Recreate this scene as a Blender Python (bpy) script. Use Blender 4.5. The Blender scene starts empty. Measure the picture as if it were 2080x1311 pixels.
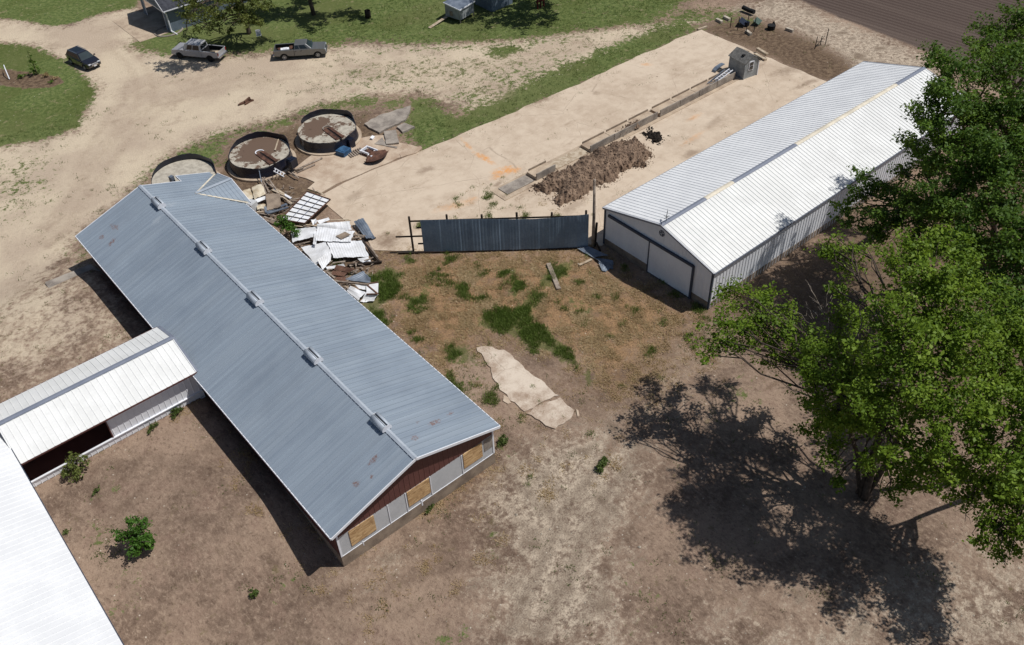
import bpy, bmesh, math, random
import numpy as np
from mathutils import Vector, Matrix

rng = np.random.default_rng(7)
random.seed(7)
R = math.radians

# ------------------------------------------------------------------ camera, sky, sun, exposure
scene = bpy.context.scene
CAM_H, FOC = 48.0, 1823.5            # metres above the yard; focal length in pixels of a 2080 px wide picture
YAW, PITCH, ROLL = 0.6785, 0.7390, -0.0453
fwd = Vector((math.sin(YAW) * math.cos(PITCH), math.cos(YAW) * math.cos(PITCH), -math.sin(PITCH)))
rgt0 = Vector((math.cos(YAW), -math.sin(YAW), 0)); up0 = rgt0.cross(fwd)
rgt = rgt0 * math.cos(ROLL) + up0 * math.sin(ROLL)
upv = -rgt0 * math.sin(ROLL) + up0 * math.cos(ROLL)
cam_d = bpy.data.cameras.new("camera"); cam = bpy.data.objects.new("camera", cam_d)
scene.collection.objects.link(cam); scene.camera = cam
cam_d.sensor_width = 36.0; cam_d.lens = FOC / 2080 * 36.0
cam_d.clip_start = 0.5; cam_d.clip_end = 8000
cam.matrix_world = Matrix(((rgt.x, upv.x, -fwd.x, 0), (rgt.y, upv.y, -fwd.y, 0), (rgt.z, upv.z, -fwd.z, CAM_H), (0, 0, 0, 1)))

TO_SUN = Vector((0.42, -0.345, 1.0)).normalized()
world = bpy.data.worlds.new("World"); scene.world = world; world.use_nodes = True
wn = world.node_tree.nodes; wl = world.node_tree.links
sky = wn.new("ShaderNodeTexSky"); sky.sky_type = 'NISHITA'; sky.sun_disc = False
sky.sun_elevation = math.asin(TO_SUN.z); sky.sun_rotation = math.atan2(TO_SUN.x, TO_SUN.y)
wl.new(sky.outputs[0], wn["Background"].inputs[0]); wn["Background"].inputs[1].default_value = 0.064
sd = bpy.data.lights.new("sun", 'SUN'); sd.energy = 4.6; sd.angle = R(0.53); sd.color = (1.0, 0.975, 0.94)
sun = bpy.data.objects.new("sun", sd); scene.collection.objects.link(sun)
sun.rotation_euler = TO_SUN.to_track_quat('Z', 'Y').to_euler()
scene.view_settings.view_transform = 'Standard'; scene.view_settings.look = 'None'
scene.view_settings.exposure = -0.2; scene.view_settings.gamma = 1.0

# ------------------------------------------------------------------ where a point of the yard lies
def sstep(a, b, x):
    t = np.clip((x - a) / (b - a), 0, 1)
    return t * t * (3 - 2 * t)
def gz(x, y):
    """height of the ground: the yard left of the long barn lies over a metre higher"""
    return 1.3 * (1 - sstep(10.3, 12.5, x)) * sstep(30.5, 39.0, y) * (1 - sstep(66.0, 76.0, y))
def at(px, py, h=None):
    """the point of the ground (h None) or of the level h seen at a pixel of the 2080x1311 photograph"""
    d = fwd + rgt * ((px - 1040) / FOC) - upv * ((py - 655.5) / FOC)
    z = 0.0 if h is None else h
    for _ in range(1 if h is not None else 8):
        t = (z - CAM_H) / d.z
        p = Vector((0, 0, CAM_H)) + d * t
        if h is None: z = float(gz(p.x, p.y))
    return Vector((p.x, p.y, z))

# ------------------------------------------------------------------ helpers
COL = scene.collection
class MB:
    """collects shapes and links them as ONE mesh object"""
    def __init__(s): s.v = []; s.f = []
    def add(s, vs, fs):
        o = len(s.v); s.v += [tuple(q) for q in vs]; s.f += [tuple(i + o for i in q) for q in fs]; return s
    def box(s, c, size, rz=0, rx=0, ry=0):
        hx, hy, hz = size[0] / 2, size[1] / 2, size[2] / 2
        m = Matrix.Rotation(rz, 3, 'Z') @ Matrix.Rotation(ry, 3, 'Y') @ Matrix.Rotation(rx, 3, 'X')
        vs = [m @ Vector((x * hx, y * hy, z * hz)) + Vector(c) for x in (-1, 1) for y in (-1, 1) for z in (-1, 1)]
        return s.add(vs, [(0, 1, 3, 2), (4, 6, 7, 5), (0, 4, 5, 1), (2, 3, 7, 6), (0, 2, 6, 4), (1, 5, 7, 3)])
    def bar(s, a, b, w, h=None, up=(0, 0, 1)):
        a = Vector(a); b = Vector(b); h = h or w; d = (b - a).normalized(); u = Vector(up)
        if abs(d.dot(u)) > .95: u = Vector((1, 0, 0))
        sx = d.cross(u).normalized(); sy = sx.cross(d)
        vs = [p + sx * (i * w / 2) + sy * (j * h / 2) for p in (a, b) for i, j in ((-1, -1), (1, -1), (1, 1), (-1, 1))]
        return s.add(vs, [(3, 2, 1, 0), (4, 5, 6, 7), (0, 1, 5, 4), (1, 2, 6, 5), (2, 3, 7, 6), (3, 0, 4, 7)])
    def tube(s, pts, rad, n=8, caps=True):
        pts = [Vector(q) for q in pts]; rad = rad if hasattr(rad, '__len__') else [rad] * len(pts)
        vs = []; fs = []
        for k, q in enumerate(pts):
            d = (pts[min(k + 1, len(pts) - 1)] - pts[max(k - 1, 0)]).normalized()
            u = Vector((1, 0, 0)) if abs(d.z) > .8 else Vector((0, 0, 1))
            sx = d.cross(u).normalized(); sy = sx.cross(d)
            for i in range(n):
                a = 2 * math.pi * i / n; vs.append(q + (sx * math.cos(a) + sy * math.sin(a)) * rad[k])
        for k in range(len(pts) - 1):
            for i in range(n):
                j = (i + 1) % n; fs.append((k * n + i, k * n + j, (k + 1) * n + j, (k + 1) * n + i))
        if caps: fs += [tuple(range(n))[::-1], tuple(range((len(pts) - 1) * n, len(pts) * n))]
        return s.add(vs, fs)
    def prism(s, xy, z0, z1):
        n = len(xy); a = sum(xy[i][0] * xy[(i + 1) % n][1] - xy[(i + 1) % n][0] * xy[i][1] for i in range(n))
        if a < 0: xy = xy[::-1]
        vs = [(p[0], p[1], z0) for p in xy] + [(p[0], p[1], z1) for p in xy]
        return s.add(vs, [tuple(range(n))[::-1], tuple(range(n, 2 * n))] + [(i, (i + 1) % n, n + (i + 1) % n, n + i) for i in range(n)])
    def side(s, xz, y0, y1):
        """outline in x,z extruded across y"""
        n = len(xz); vs = [(p[0], y0, p[1]) for p in xz] + [(p[0], y1, p[1]) for p in xz]
        return s.add(vs, [tuple(range(n)), tuple(range(n, 2 * n))[::-1]] + [(i, n + i, n + (i + 1) % n, (i + 1) % n) for i in range(n)])
    def quad(s, a, b, c, d): return s.add([a, b, c, d], [(0, 1, 2, 3)])
    def ribbed(s, o, u, ulen, v, vfun, nrm, spacing=.3, rw=.03, rh=.022, off=.1, slope=.022):
        """a metal sheet with ribs: profile across u, each line drawn out along v from vfun(t)[0] to vfun(t)[1]"""
        o = Vector(o); u = Vector(u); v = Vector(v); nrm = Vector(nrm)
        prof = [(0, 0)]; t = off
        while t < ulen - rw - 2 * slope:
            prof += [(t, 0), (t + slope, rh), (t + slope + rw, rh), (t + 2 * slope + rw, 0)]; t += spacing
        prof.append((ulen, 0)); vs = []; fs = []
        for t, h in prof:
            a, b = vfun(t)
            vs += [o + u * t + v * a + nrm * h, o + u * t + v * b + nrm * h]
        for i in range(len(prof) - 1): fs.append((2 * i, 2 * i + 2, 2 * i + 3, 2 * i + 1))
        return s.add(vs, fs)
    def build(s, name, mat, parent=None, smooth=False, bevel=0, local=False, solid=0, seg=2):
        me = bpy.data.meshes.new(name)
        off = Vector((0, 0, 0))
        if parent is not None and not local:
            q = parent
            while q is not None: off += q.location; q = q.parent
        me.from_pydata([tuple(Vector(q) - off) for q in s.v], [], s.f)
        bm = bmesh.new(); bm.from_mesh(me); bmesh.ops.recalc_face_normals(bm, faces=bm.faces) if not solid else None
        bm.to_mesh(me); bm.free()
        me.materials.append(mat)
        if smooth: me.shade_smooth()
        o = bpy.data.objects.new(name, me); COL.objects.link(o); o.parent = parent
        if bevel:
            m = o.modifiers.new("bevel", 'BEVEL'); m.width = bevel; m.segments = seg; m.limit_method = 'ANGLE'; m.angle_limit = R(30)
        if solid:
            m = o.modifiers.new("solid", 'SOLIDIFY'); m.thickness = solid; m.offset = -1
        return o

def tag(o, label=None, cat=None, group=None, kind=None):
    if label: o['label'] = label
    if cat: o['category'] = cat
    if group: o['group'] = group
    if kind: o['kind'] = kind
    return o
def thing(name, label, cat, loc=(0, 0, 0), rz=0, group=None):
    o = bpy.data.objects.new(name, None); COL.objects.link(o); o.empty_display_size = .3
    o.location = Vector(loc); o.rotation_euler = (0, 0, rz)
    return tag(o, label, cat, group)

# ------------------------------------------------------------------ materials
def srgb(r, g, b, k=1.0):
    f = lambda c: ((c / 255 + .055) / 1.055) ** 2.4 if c > 10 else c / 255 / 12.92
    return (f(r) * k, f(g) * k, f(b) * k, 1.0)
class NT:
    def __init__(s, name):
        s.m = bpy.data.materials.new(name); s.m.use_nodes = True; s.t = s.m.node_tree; s.p = s.t.nodes["Principled BSDF"]
        s.pos = s.t.nodes.new("ShaderNodeNewGeometry").outputs["Position"]
    def node(s, ty, **k):
        n = s.t.nodes.new(ty)
        for a, b in k.items(): setattr(n, a, b)
        return n
    def set(s, sock, v):
        if isinstance(v, bpy.types.NodeSocket): s.t.links.new(v, sock)
        else: sock.default_value = v
    def math(s, op, a, b=0.0, c=None, clamp=False):
        n = s.node("ShaderNodeMath", operation=op, use_clamp=clamp); s.set(n.inputs[0], a); s.set(n.inputs[1], b)
        if c is not None: s.set(n.inputs[2], c)
        return n.outputs[0]
    def noise(s, scale, detail=4, rough=.55, vec=None, dist=0.0):
        n = s.node("ShaderNodeTexNoise"); n.inputs["Scale"].default_value = scale; n.inputs["Detail"].default_value = detail
        n.inputs["Roughness"].default_value = rough; n.inputs["Distortion"].default_value = dist
        s.set(n.inputs["Vector"], vec or s.pos); return n.outputs["Fac"]
    def voro(s, scale, feature='F1', vec=None, out="Distance"):
        n = s.node("ShaderNodeTexVoronoi", feature=feature); n.inputs["Scale"].default_value = scale
        s.set(n.inputs["Vector"], vec or s.pos); return n.outputs[out]
    def ramp(s, f, a, b):
        n = s.node("ShaderNodeMapRange", interpolation_type='SMOOTHSTEP'); s.set(n.inputs[0], f)
        n.inputs[1].default_value = a; n.inputs[2].default_value = b; return n.outputs[0]
    def mix(s, f, a, b, mode='MIX'):
        n = s.node("ShaderNodeMix", data_type='RGBA', blend_type=mode, clamp_factor=True)
        s.set(n.inputs[0], f); s.set(n.inputs[6], a); s.set(n.inputs[7], b); return n.outputs[2]
    def scalevec(s, v, sc, rz=0):
        n = s.node("ShaderNodeMapping"); s.set(n.inputs[0], v); n.inputs["Scale"].default_value = sc; n.inputs["Rotation"].default_value = (0, 0, rz)
        return n.outputs[0]
    def spot(s, c, rx, ry, rz=0.0, soft=.5, nz=None):
        """1 inside an ellipse on the surface (a stain), ragged by the noise nz"""
        n = s.node("ShaderNodeMapping", vector_type='TEXTURE'); s.set(n.inputs[0], s.pos)
        n.inputs["Location"].default_value = (c[0], c[1], c[2] if len(c) > 2 else 0); n.inputs["Scale"].default_value = (rx, ry, 1e4); n.inputs["Rotation"].default_value = (0, 0, rz)
        l = s.node("ShaderNodeVectorMath", operation='LENGTH'); s.t.links.new(n.outputs[0], l.inputs[0])
        d = l.outputs["Value"]
        if nz is not None: d = s.math('ADD', d, s.math('MULTIPLY', s.math('SUBTRACT', nz, .5), 2.2))
        return s.ramp(d, 1.0, 1.0 - soft)
    def attr(s, name):
        n = s.node("ShaderNodeAttribute"); n.attribute_name = name; return n
    def out(s, col, rough=.9, metal=0.0, bump=None, strength=.4, dist=.03, spec=.3):
        s.set(s.p.inputs["Base Color"], col); s.set(s.p.inputs["Roughness"], rough); s.set(s.p.inputs["Metallic"], metal)
        s.p.inputs["Specular IOR Level"].default_value = spec
        if bump is not None:
            b = s.node("ShaderNodeBump"); b.inputs["Strength"].default_value = strength; b.inputs["Distance"].default_value = dist
            s.set(b.inputs["Height"], bump); s.t.links.new(b.outputs[0], s.p.inputs["Normal"])
        return s.m
def simple(name, c1, c2=None, scale=3.0, rough=.7, metal=0.0, bump=0.0, spec=.3, coat=0.0, fine=14.0):
    n = NT(name); c2 = c2 or tuple(x * .72 for x in c1[:3]) + (1,)
    f = n.ramp(n.math('ADD', n.math('MULTIPLY', n.noise(scale, 5, .6), .7), n.math('MULTIPLY', n.noise(scale * fine, 3, .6), .3)), .36, .64)
    col = n.mix(f, c2, c1)
    m = n.out(col, rough, metal, n.noise(scale * fine, 4, .6) if bump else None, bump, .02, spec)
    n.p.inputs["Coat Weight"].default_value = coat
    return m

M = {}
M['white_roof'] = simple('white_roof', (.755, .76, .76, 1), (.68, .685, .69, 1), .5, .45, 0, 0, .4)
M['cream_roof'] = simple('cream_roof', (.75, .75, .73, 1), (.67, .67, .65, 1), .5, .45, 0, 0, .4)
M['grey_trim'] = simple('grey_trim', (.20, .22, .27, 1), (.16, .18, .23, 1), 1, .5)
M['navy_trim'] = simple('navy_trim', (.055, .07, .10, 1), (.04, .05, .075, 1), 1, .5)
M['cream_trim'] = simple('cream_trim', (.72, .65, .52, 1), None, 1, .6)
M['white_siding'] = simple('white_siding', (.80, .81, .83, 1), (.72, .73, .76, 1), .6, .55)
M['grey_siding'] = simple('grey_siding', (.50, .51, .52, 1), (.43, .44, .45, 1), .8, .6)
M['white_trim'] = simple('white_trim', (.78, .79, .82, 1), (.70, .71, .75, 1), 2, .5)
M['maroon'] = simple('maroon_siding', (.125, .052, .044, 1), (.10, .04, .036, 1), .8, .55)
M['galv_pale'] = simple('pale_galvanised_steel', (.42, .46, .51, 1), (.34, .38, .43, 1), 1.5, .5, .1)
M['plywood'] = simple('plywood', srgb(214, 178, 130, .9), srgb(172, 134, 92, .85), 1.6, .85, 0, .2)
M['old_concrete'] = simple('old_concrete', srgb(165, 148, 130, .8), srgb(125, 110, 97, .8), 1.2, .95, 0, .4)
M['pale_concrete'] = simple('pale_concrete', srgb(205, 186, 162, .82), srgb(168, 148, 128, .82), .7, .95, 0, .5)
M['grey_concrete'] = simple('grey_concrete', srgb(176, 166, 154, .82), srgb(130, 121, 113, .8), .9, .95, 0, .5)
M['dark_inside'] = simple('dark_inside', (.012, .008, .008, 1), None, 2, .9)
M['galv'] = simple('galvanised_steel', srgb(150, 160, 172, .8), srgb(105, 115, 130, .8), 1.2, .45, .35)
M['galv_dark'] = simple('weathered_blue_steel', (.22, .30, .39, 1), (.14, .20, .27, 1), .45, .5, .0)
M['navy_steel'] = simple('navy_enamelled_steel', (.010, .013, .028, 1), (.006, .008, .017, 1), .8, .35, 0, 0, .5)
M['white_sheet'] = simple('white_painted_sheet', (.76, .77, .79, 1), (.58, .58, .58, 1), 1.0, .5, 0, .15)
M['cream_sheet'] = simple('cream_painted_sheet', srgb(226, 216, 194, .85), srgb(180, 160, 130, .85), 1.2, .7)
M['wood_grey'] = simple('weathered_wood', srgb(172, 158, 144, .85), srgb(118, 104, 92, .82), 2.5, .9, 0, .3)
M['wood_dark'] = simple('dark_wood', (.045, .032, .024, 1), (.025, .018, .014, 1), 2.0, .9, 0, .3)
M['wood_pale'] = simple('pale_board', srgb(205, 190, 168, .85), srgb(160, 140, 116, .85), 2.5, .9)
M['brown_sheet'] = simple('brown_siding', srgb(122, 90, 74, .8), srgb(90, 64, 52, .8), 1.5, .8)
M['rust'] = simple('rusted_steel', srgb(116, 82, 66, .8), srgb(66, 46, 40, .8), 2.0, .85, 0, .3)
M['blue_box'] = simple('blue_paint', srgb(70, 112, 150, .8), srgb(48, 78, 110, .8), 1.5, .5)
M['black'] = simple('black_rubber', (.012, .012, .013, 1), None, 3, .8)
M['tyre'] = simple('tyre_rubber', (.02, .02, .02, 1), None, 3, .85)
M['rim'] = simple('alloy', (.55, .56, .58, 1), None, 3, .35, .6)
M['rim_dark'] = simple('dark_alloy', (.04, .04, .045, 1), None, 3, .4, .5)
M['glass'] = simple('tinted_glass', (.010, .014, .018, 1), None, 1, .06, 0, 0, .8)
M['shield'] = simple('windscreen_glass', (.03, .045, .05, 1), None, 1, .06, 0, 0, .8)
M['chrome'] = simple('chrome', (.6, .6, .62, 1), None, 1, .2, .9)
M['paint_black'] = simple('black_car_paint', (.012, .010, .014, 1), None, 1, .22, 0, 0, .5, 1.0)
M['paint_silver'] = simple('silver_car_paint', (.46, .46, .48, 1), (.40, .40, .42, 1), 1, .35, .3, 0, .5, .8)
M['paint_grey'] = simple('grey_car_paint', (.17, .175, .175, 1), (.15, .155, .155, 1), 1, .3, .35, 0, .5, .8)
M['lamp_red'] = simple('red_lens', (.25, .01, .01, 1), None, 1, .2)
M['lamp_clear'] = simple('clear_lens', (.6, .62, .65, 1), None, 1, .12)
M['red_paint'] = simple('dark_red_paint', (.10, .012, .012, 1), (.06, .01, .01, 1), 2, .7)
M['blue_wall'] = simple('blue_grey_siding', srgb(128, 142, 155, .75), srgb(105, 118, 132, .75), .8, .7)
M['grey_paint'] = simple('weathered_grey_paint', srgb(164, 168, 168, .9), srgb(134, 138, 140, .85), 1.4, .8)
M['shingle_grey'] = simple('grey_shingles', srgb(128, 126, 122, .85), srgb(98, 96, 93, .8), 3, .95, 0, .6)
M['soil'] = simple('dug_soil', srgb(154, 131, 111, .85), srgb(106, 87, 73, .8), 1.6, 1.0, 0, .5)
M['soil_black'] = simple('black_compost', (.03, .022, .017, 1), (.015, .012, .01, 1), 2, 1.0, 0, .8)
M['bark'] = simple('bark', srgb(104, 92, 80, .8), srgb(66, 56, 48, .8), 3, .95, 0, .6)
M['dead_bark'] = simple('bare_bark', srgb(170, 158, 146, .8), srgb(120, 108, 96, .8), 3, .95)
M['stone'] = simple('limestone', srgb(205, 195, 178, .85), srgb(160, 148, 132, .85), 2, .95)

def ply():
    n = NT('plywood_grain'); g_ = n.noise(1.0, 5, .65, n.scalevec(n.pos, (1.2, 1.2, 9)), 1.2); k = n.noise(2.2, 4, .7)
    col = n.mix(n.ramp(g_, .34, .66), srgb(168, 130, 88, .85), srgb(220, 186, 138, .9))
    col = n.mix(n.math('MULTIPLY', n.ramp(k, .54, .66), .6), col, srgb(150, 116, 80, .85))
    return n.out(col, .85, 0, g_, .15, .01)
M['plywood'] = ply()

def roof_galv():
    """old galvanised roofing: run-off streaks down the sheets, a few patches of rust, dull blotches"""
    n = NT('galvanised_roof')
    st = n.noise(1.0, 3, .6, n.scalevec(n.pos, (.12, 3.3, .12)))
    st2 = n.noise(1.0, 2, .5, n.scalevec(n.pos, (.05, 1.1, .05)))
    big = n.noise(.22, 4, .6)
    col = n.mix(n.ramp(st, .2, .8), srgb(148, 160, 173, .84), srgb(165, 177, 188, .86))
    col = n.mix(n.math('MULTIPLY', n.ramp(st2, .42, .66), .30), col, srgb(168, 178, 187, .8))
    col = n.mix(n.math('MULTIPLY', n.ramp(big, .42, .68), .22), col, srgb(116, 129, 146, .72))
    nz = n.noise(2.6, 4, .65)
    rust = None
    for c, rx, ry in (((13.2, 68.2), .28, .7), ((11.9, 68.3), .25, .35), ((12.3, 66.9), .45, .35), ((17.9, 32.3), .4, .3), ((19.9, 32.9), .55, .25),
                      ((15.0, 32.7), .45, .25), ((13.5, 32.3), .3, .32), ((14.4, 31.9), .16, .16), ((18.9, 33.4), .25, .12), ((21.3, 33.2), .3, .14)):
        q = n.spot(c, rx, ry, .2, .5, nz); rust = q if rust is None else n.math('MAXIMUM', rust, q)
    col = n.mix(n.math('MULTIPLY', n.math('MULTIPLY', rust, .75), n.ramp(n.noise(6, 4, .75), .40, .60)), col, srgb(140, 92, 68, .8))
    pale = n.spot((15.9, 65.4), .8, .5, .2, .9, nz)
    pale = n.math('MAXIMUM', pale, n.spot((17.6, 66.6), .9, .6, .2, .9, nz))
    col = n.mix(n.math('MULTIPLY', pale, .5), col, srgb(190, 198, 205, .8))
    return n.out(col, .48, .25, n.noise(6, 3, .6), .06, .02, .45)
M['galv_roof'] = roof_galv()

def slab_mat(name, stains=True, base=(217, 199, 177), low=(197, 177, 155)):
    n = NT(name)
    big = n.noise(.16, 5, .62, dist=.6); mid = n.noise(.9, 5, .62); fine = n.noise(9, 4, .7)
    f = n.math('ADD', n.math('MULTIPLY', big, .45), n.math('ADD', n.math('MULTIPLY', mid, .35), n.math('MULTIPLY', fine, .2)))
    col = n.mix(n.ramp(f, .38, .60), srgb(*low, .8), srgb(*base, .82))
    col = n.mix(n.math('MULTIPLY', n.ramp(n.noise(.5, 6, .7, n.scalevec(n.pos, (.5, 1.4, 1))), .56, .74), .6), col, srgb(158, 134, 112, .8))
    w = n.node("ShaderNodeVectorMath", operation='ADD'); n.t.links.new(n.pos, w.inputs[0])
    dn = n.node("ShaderNodeTexNoise"); dn.inputs["Scale"].default_value = .35; dn.inputs["Detail"].default_value = 5
    n.t.links.new(n.pos, dn.inputs["Vector"]); n.t.links.new(dn.outputs["Color"], w.inputs[1])
    cr = n.voro(.11, 'DISTANCE_TO_EDGE', n.scalevec(w.outputs[0], (1, 1, 0)))
    crack = n.math('MULTIPLY', n.ramp(cr, .0045, .0), n.ramp(mid, .40, .56))
    col = n.mix(n.math('MULTIPLY', crack, .35), col, srgb(120, 98, 80, .7))
    spots = n.ramp(n.voro(.9), .10, .04)
    col = n.mix(n.math('MULTIPLY', spots, n.ramp(n.noise(.7, 2), .52, .6)), col, srgb(110, 92, 76, .7))
    if stains:
        nz = n.noise(1.1, 6, .75)
        o = None
        for pa, pb, wd, k in (((1005, 352), (1055, 345), 1.0, .95), ((1000, 365), (1020, 352), .7, .7), ((960, 308), (1012, 338), .55, .85), ((935, 280), (962, 310), .35, .5), ((1300, 132), (1325, 133), .5, .5), ((880, 432), (965, 408), .8, .35), ((930, 415), (980, 400), .5, .4),
                              ((1380, 300), (1440, 262), .5, .3), ((1395, 248), (1425, 232), .5, .35)):
            A_, B_ = at(*pa), at(*pb); e_ = B_ - A_
            q = n.math('MULTIPLY', n.spot((A_ + B_) / 2, e_.length / 2 + wd * .6, wd, math.atan2(e_.y, e_.x), .95, nz), k); o = q if o is None else n.math('MAXIMUM', o, q)
        col = n.mix(n.math('MULTIPLY', o, n.ramp(n.noise(2.5, 5, .75), .28, .58)), col, srgb(226, 156, 84, .85))
        d = None
        for pp, rx, ry, rz, k in (((1098, 205), 2.6, .8, -.2, .7), ((868, 345), 1.7, .8, 0, .55), ((1012, 375), .8, .4, 0, .6), ((1403, 312), 1.6, .7, 0, .55), ((1210, 190), .8, .6, 0, .4), ((1600, 145), 3.0, 1.2, -.3, .5),
                                  ((1165, 420), 3.2, 1.0, .2, .4), ((720, 400), 1.6, 1.0, .2, .4), ((1450, 250), 2.5, .8, .2, .35), ((790, 490), 1.8, 1.6, .2, .75), ((1640, 170), 3.0, .6, -.1, .6)):
            q = n.math('MULTIPLY', n.spot(at(*pp), rx, ry, rz, .9, nz), k); d = q if d is None else n.math('MAXIMUM', d, q)
        col = n.mix(d, col, srgb(136, 112, 92, .75))
    return n.out(col, .95, 0, n.math('ADD', fine, n.math('MULTIPLY', crack, -1.0)), .35, .02, .2)
M['slab'] = slab_mat('feedlot_concrete')
M['slab2'] = slab_mat('broken_yard_concrete', False, (214, 196, 174), (180, 156, 134))
M['worn_pad'] = slab_mat('dirt_washed_concrete', False, (222, 207, 189), (164, 140, 120))

def leaf_mat(name, a, b, c):
    n = NT(name); v = n.attr("tint").outputs["Fac"]
    col = n.mix(n.ramp(v, .0, .55), a, b); col = n.mix(n.ramp(v, .6, 1.0), col, c)
    n.out(col, .55, 0, None, 0, 0, .25)
    tr = n.node("ShaderNodeBsdfTranslucent"); n.t.links.new(n.mix(.5, col, (.12, .16, .01, 1)), tr.inputs[0])
    ms = n.node("ShaderNodeMixShader"); ms.inputs[0].default_value = .42
    n.t.links.new(n.p.outputs[0], ms.inputs[1]); n.t.links.new(tr.outputs[0], ms.inputs[2])
    n.t.links.new(ms.outputs[0], n.t.nodes["Material Output"].inputs[0])
    return n.m
M['leaf_lime'] = leaf_mat('maple_leaf', (.11, .19, .016, 1), (.185, .285, .026, 1), (.265, .375, .044, 1))
M['leaf_dark'] = leaf_mat('elm_leaf', (.07, .14, .02, 1), (.115, .205, .026, 1), (.17, .265, .038, 1))
M['leaf_pale'] = leaf_mat('young_leaf', (.13, .165, .04, 1), (.19, .22, .06, 1), (.25, .27, .08, 1))
M['leaf_shrub'] = leaf_mat('shrub_leaf', (.06, .14, .02, 1), (.09, .20, .028, 1), (.13, .26, .04, 1))
M['grass_blade'] = leaf_mat('tall_grass_blade', (.12, .185, .035, 1), (.18, .25, .06, 1), (.28, .31, .12, 1))
M['straw'] = leaf_mat('dry_stalk', (.36, .245, .125, 1), (.50, .36, .20, 1), (.60, .47, .29, 1))
M['weed'] = leaf_mat('low_weed', (.075, .115, .025, 1), (.11, .15, .04, 1), (.15, .18, .06, 1))

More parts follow.
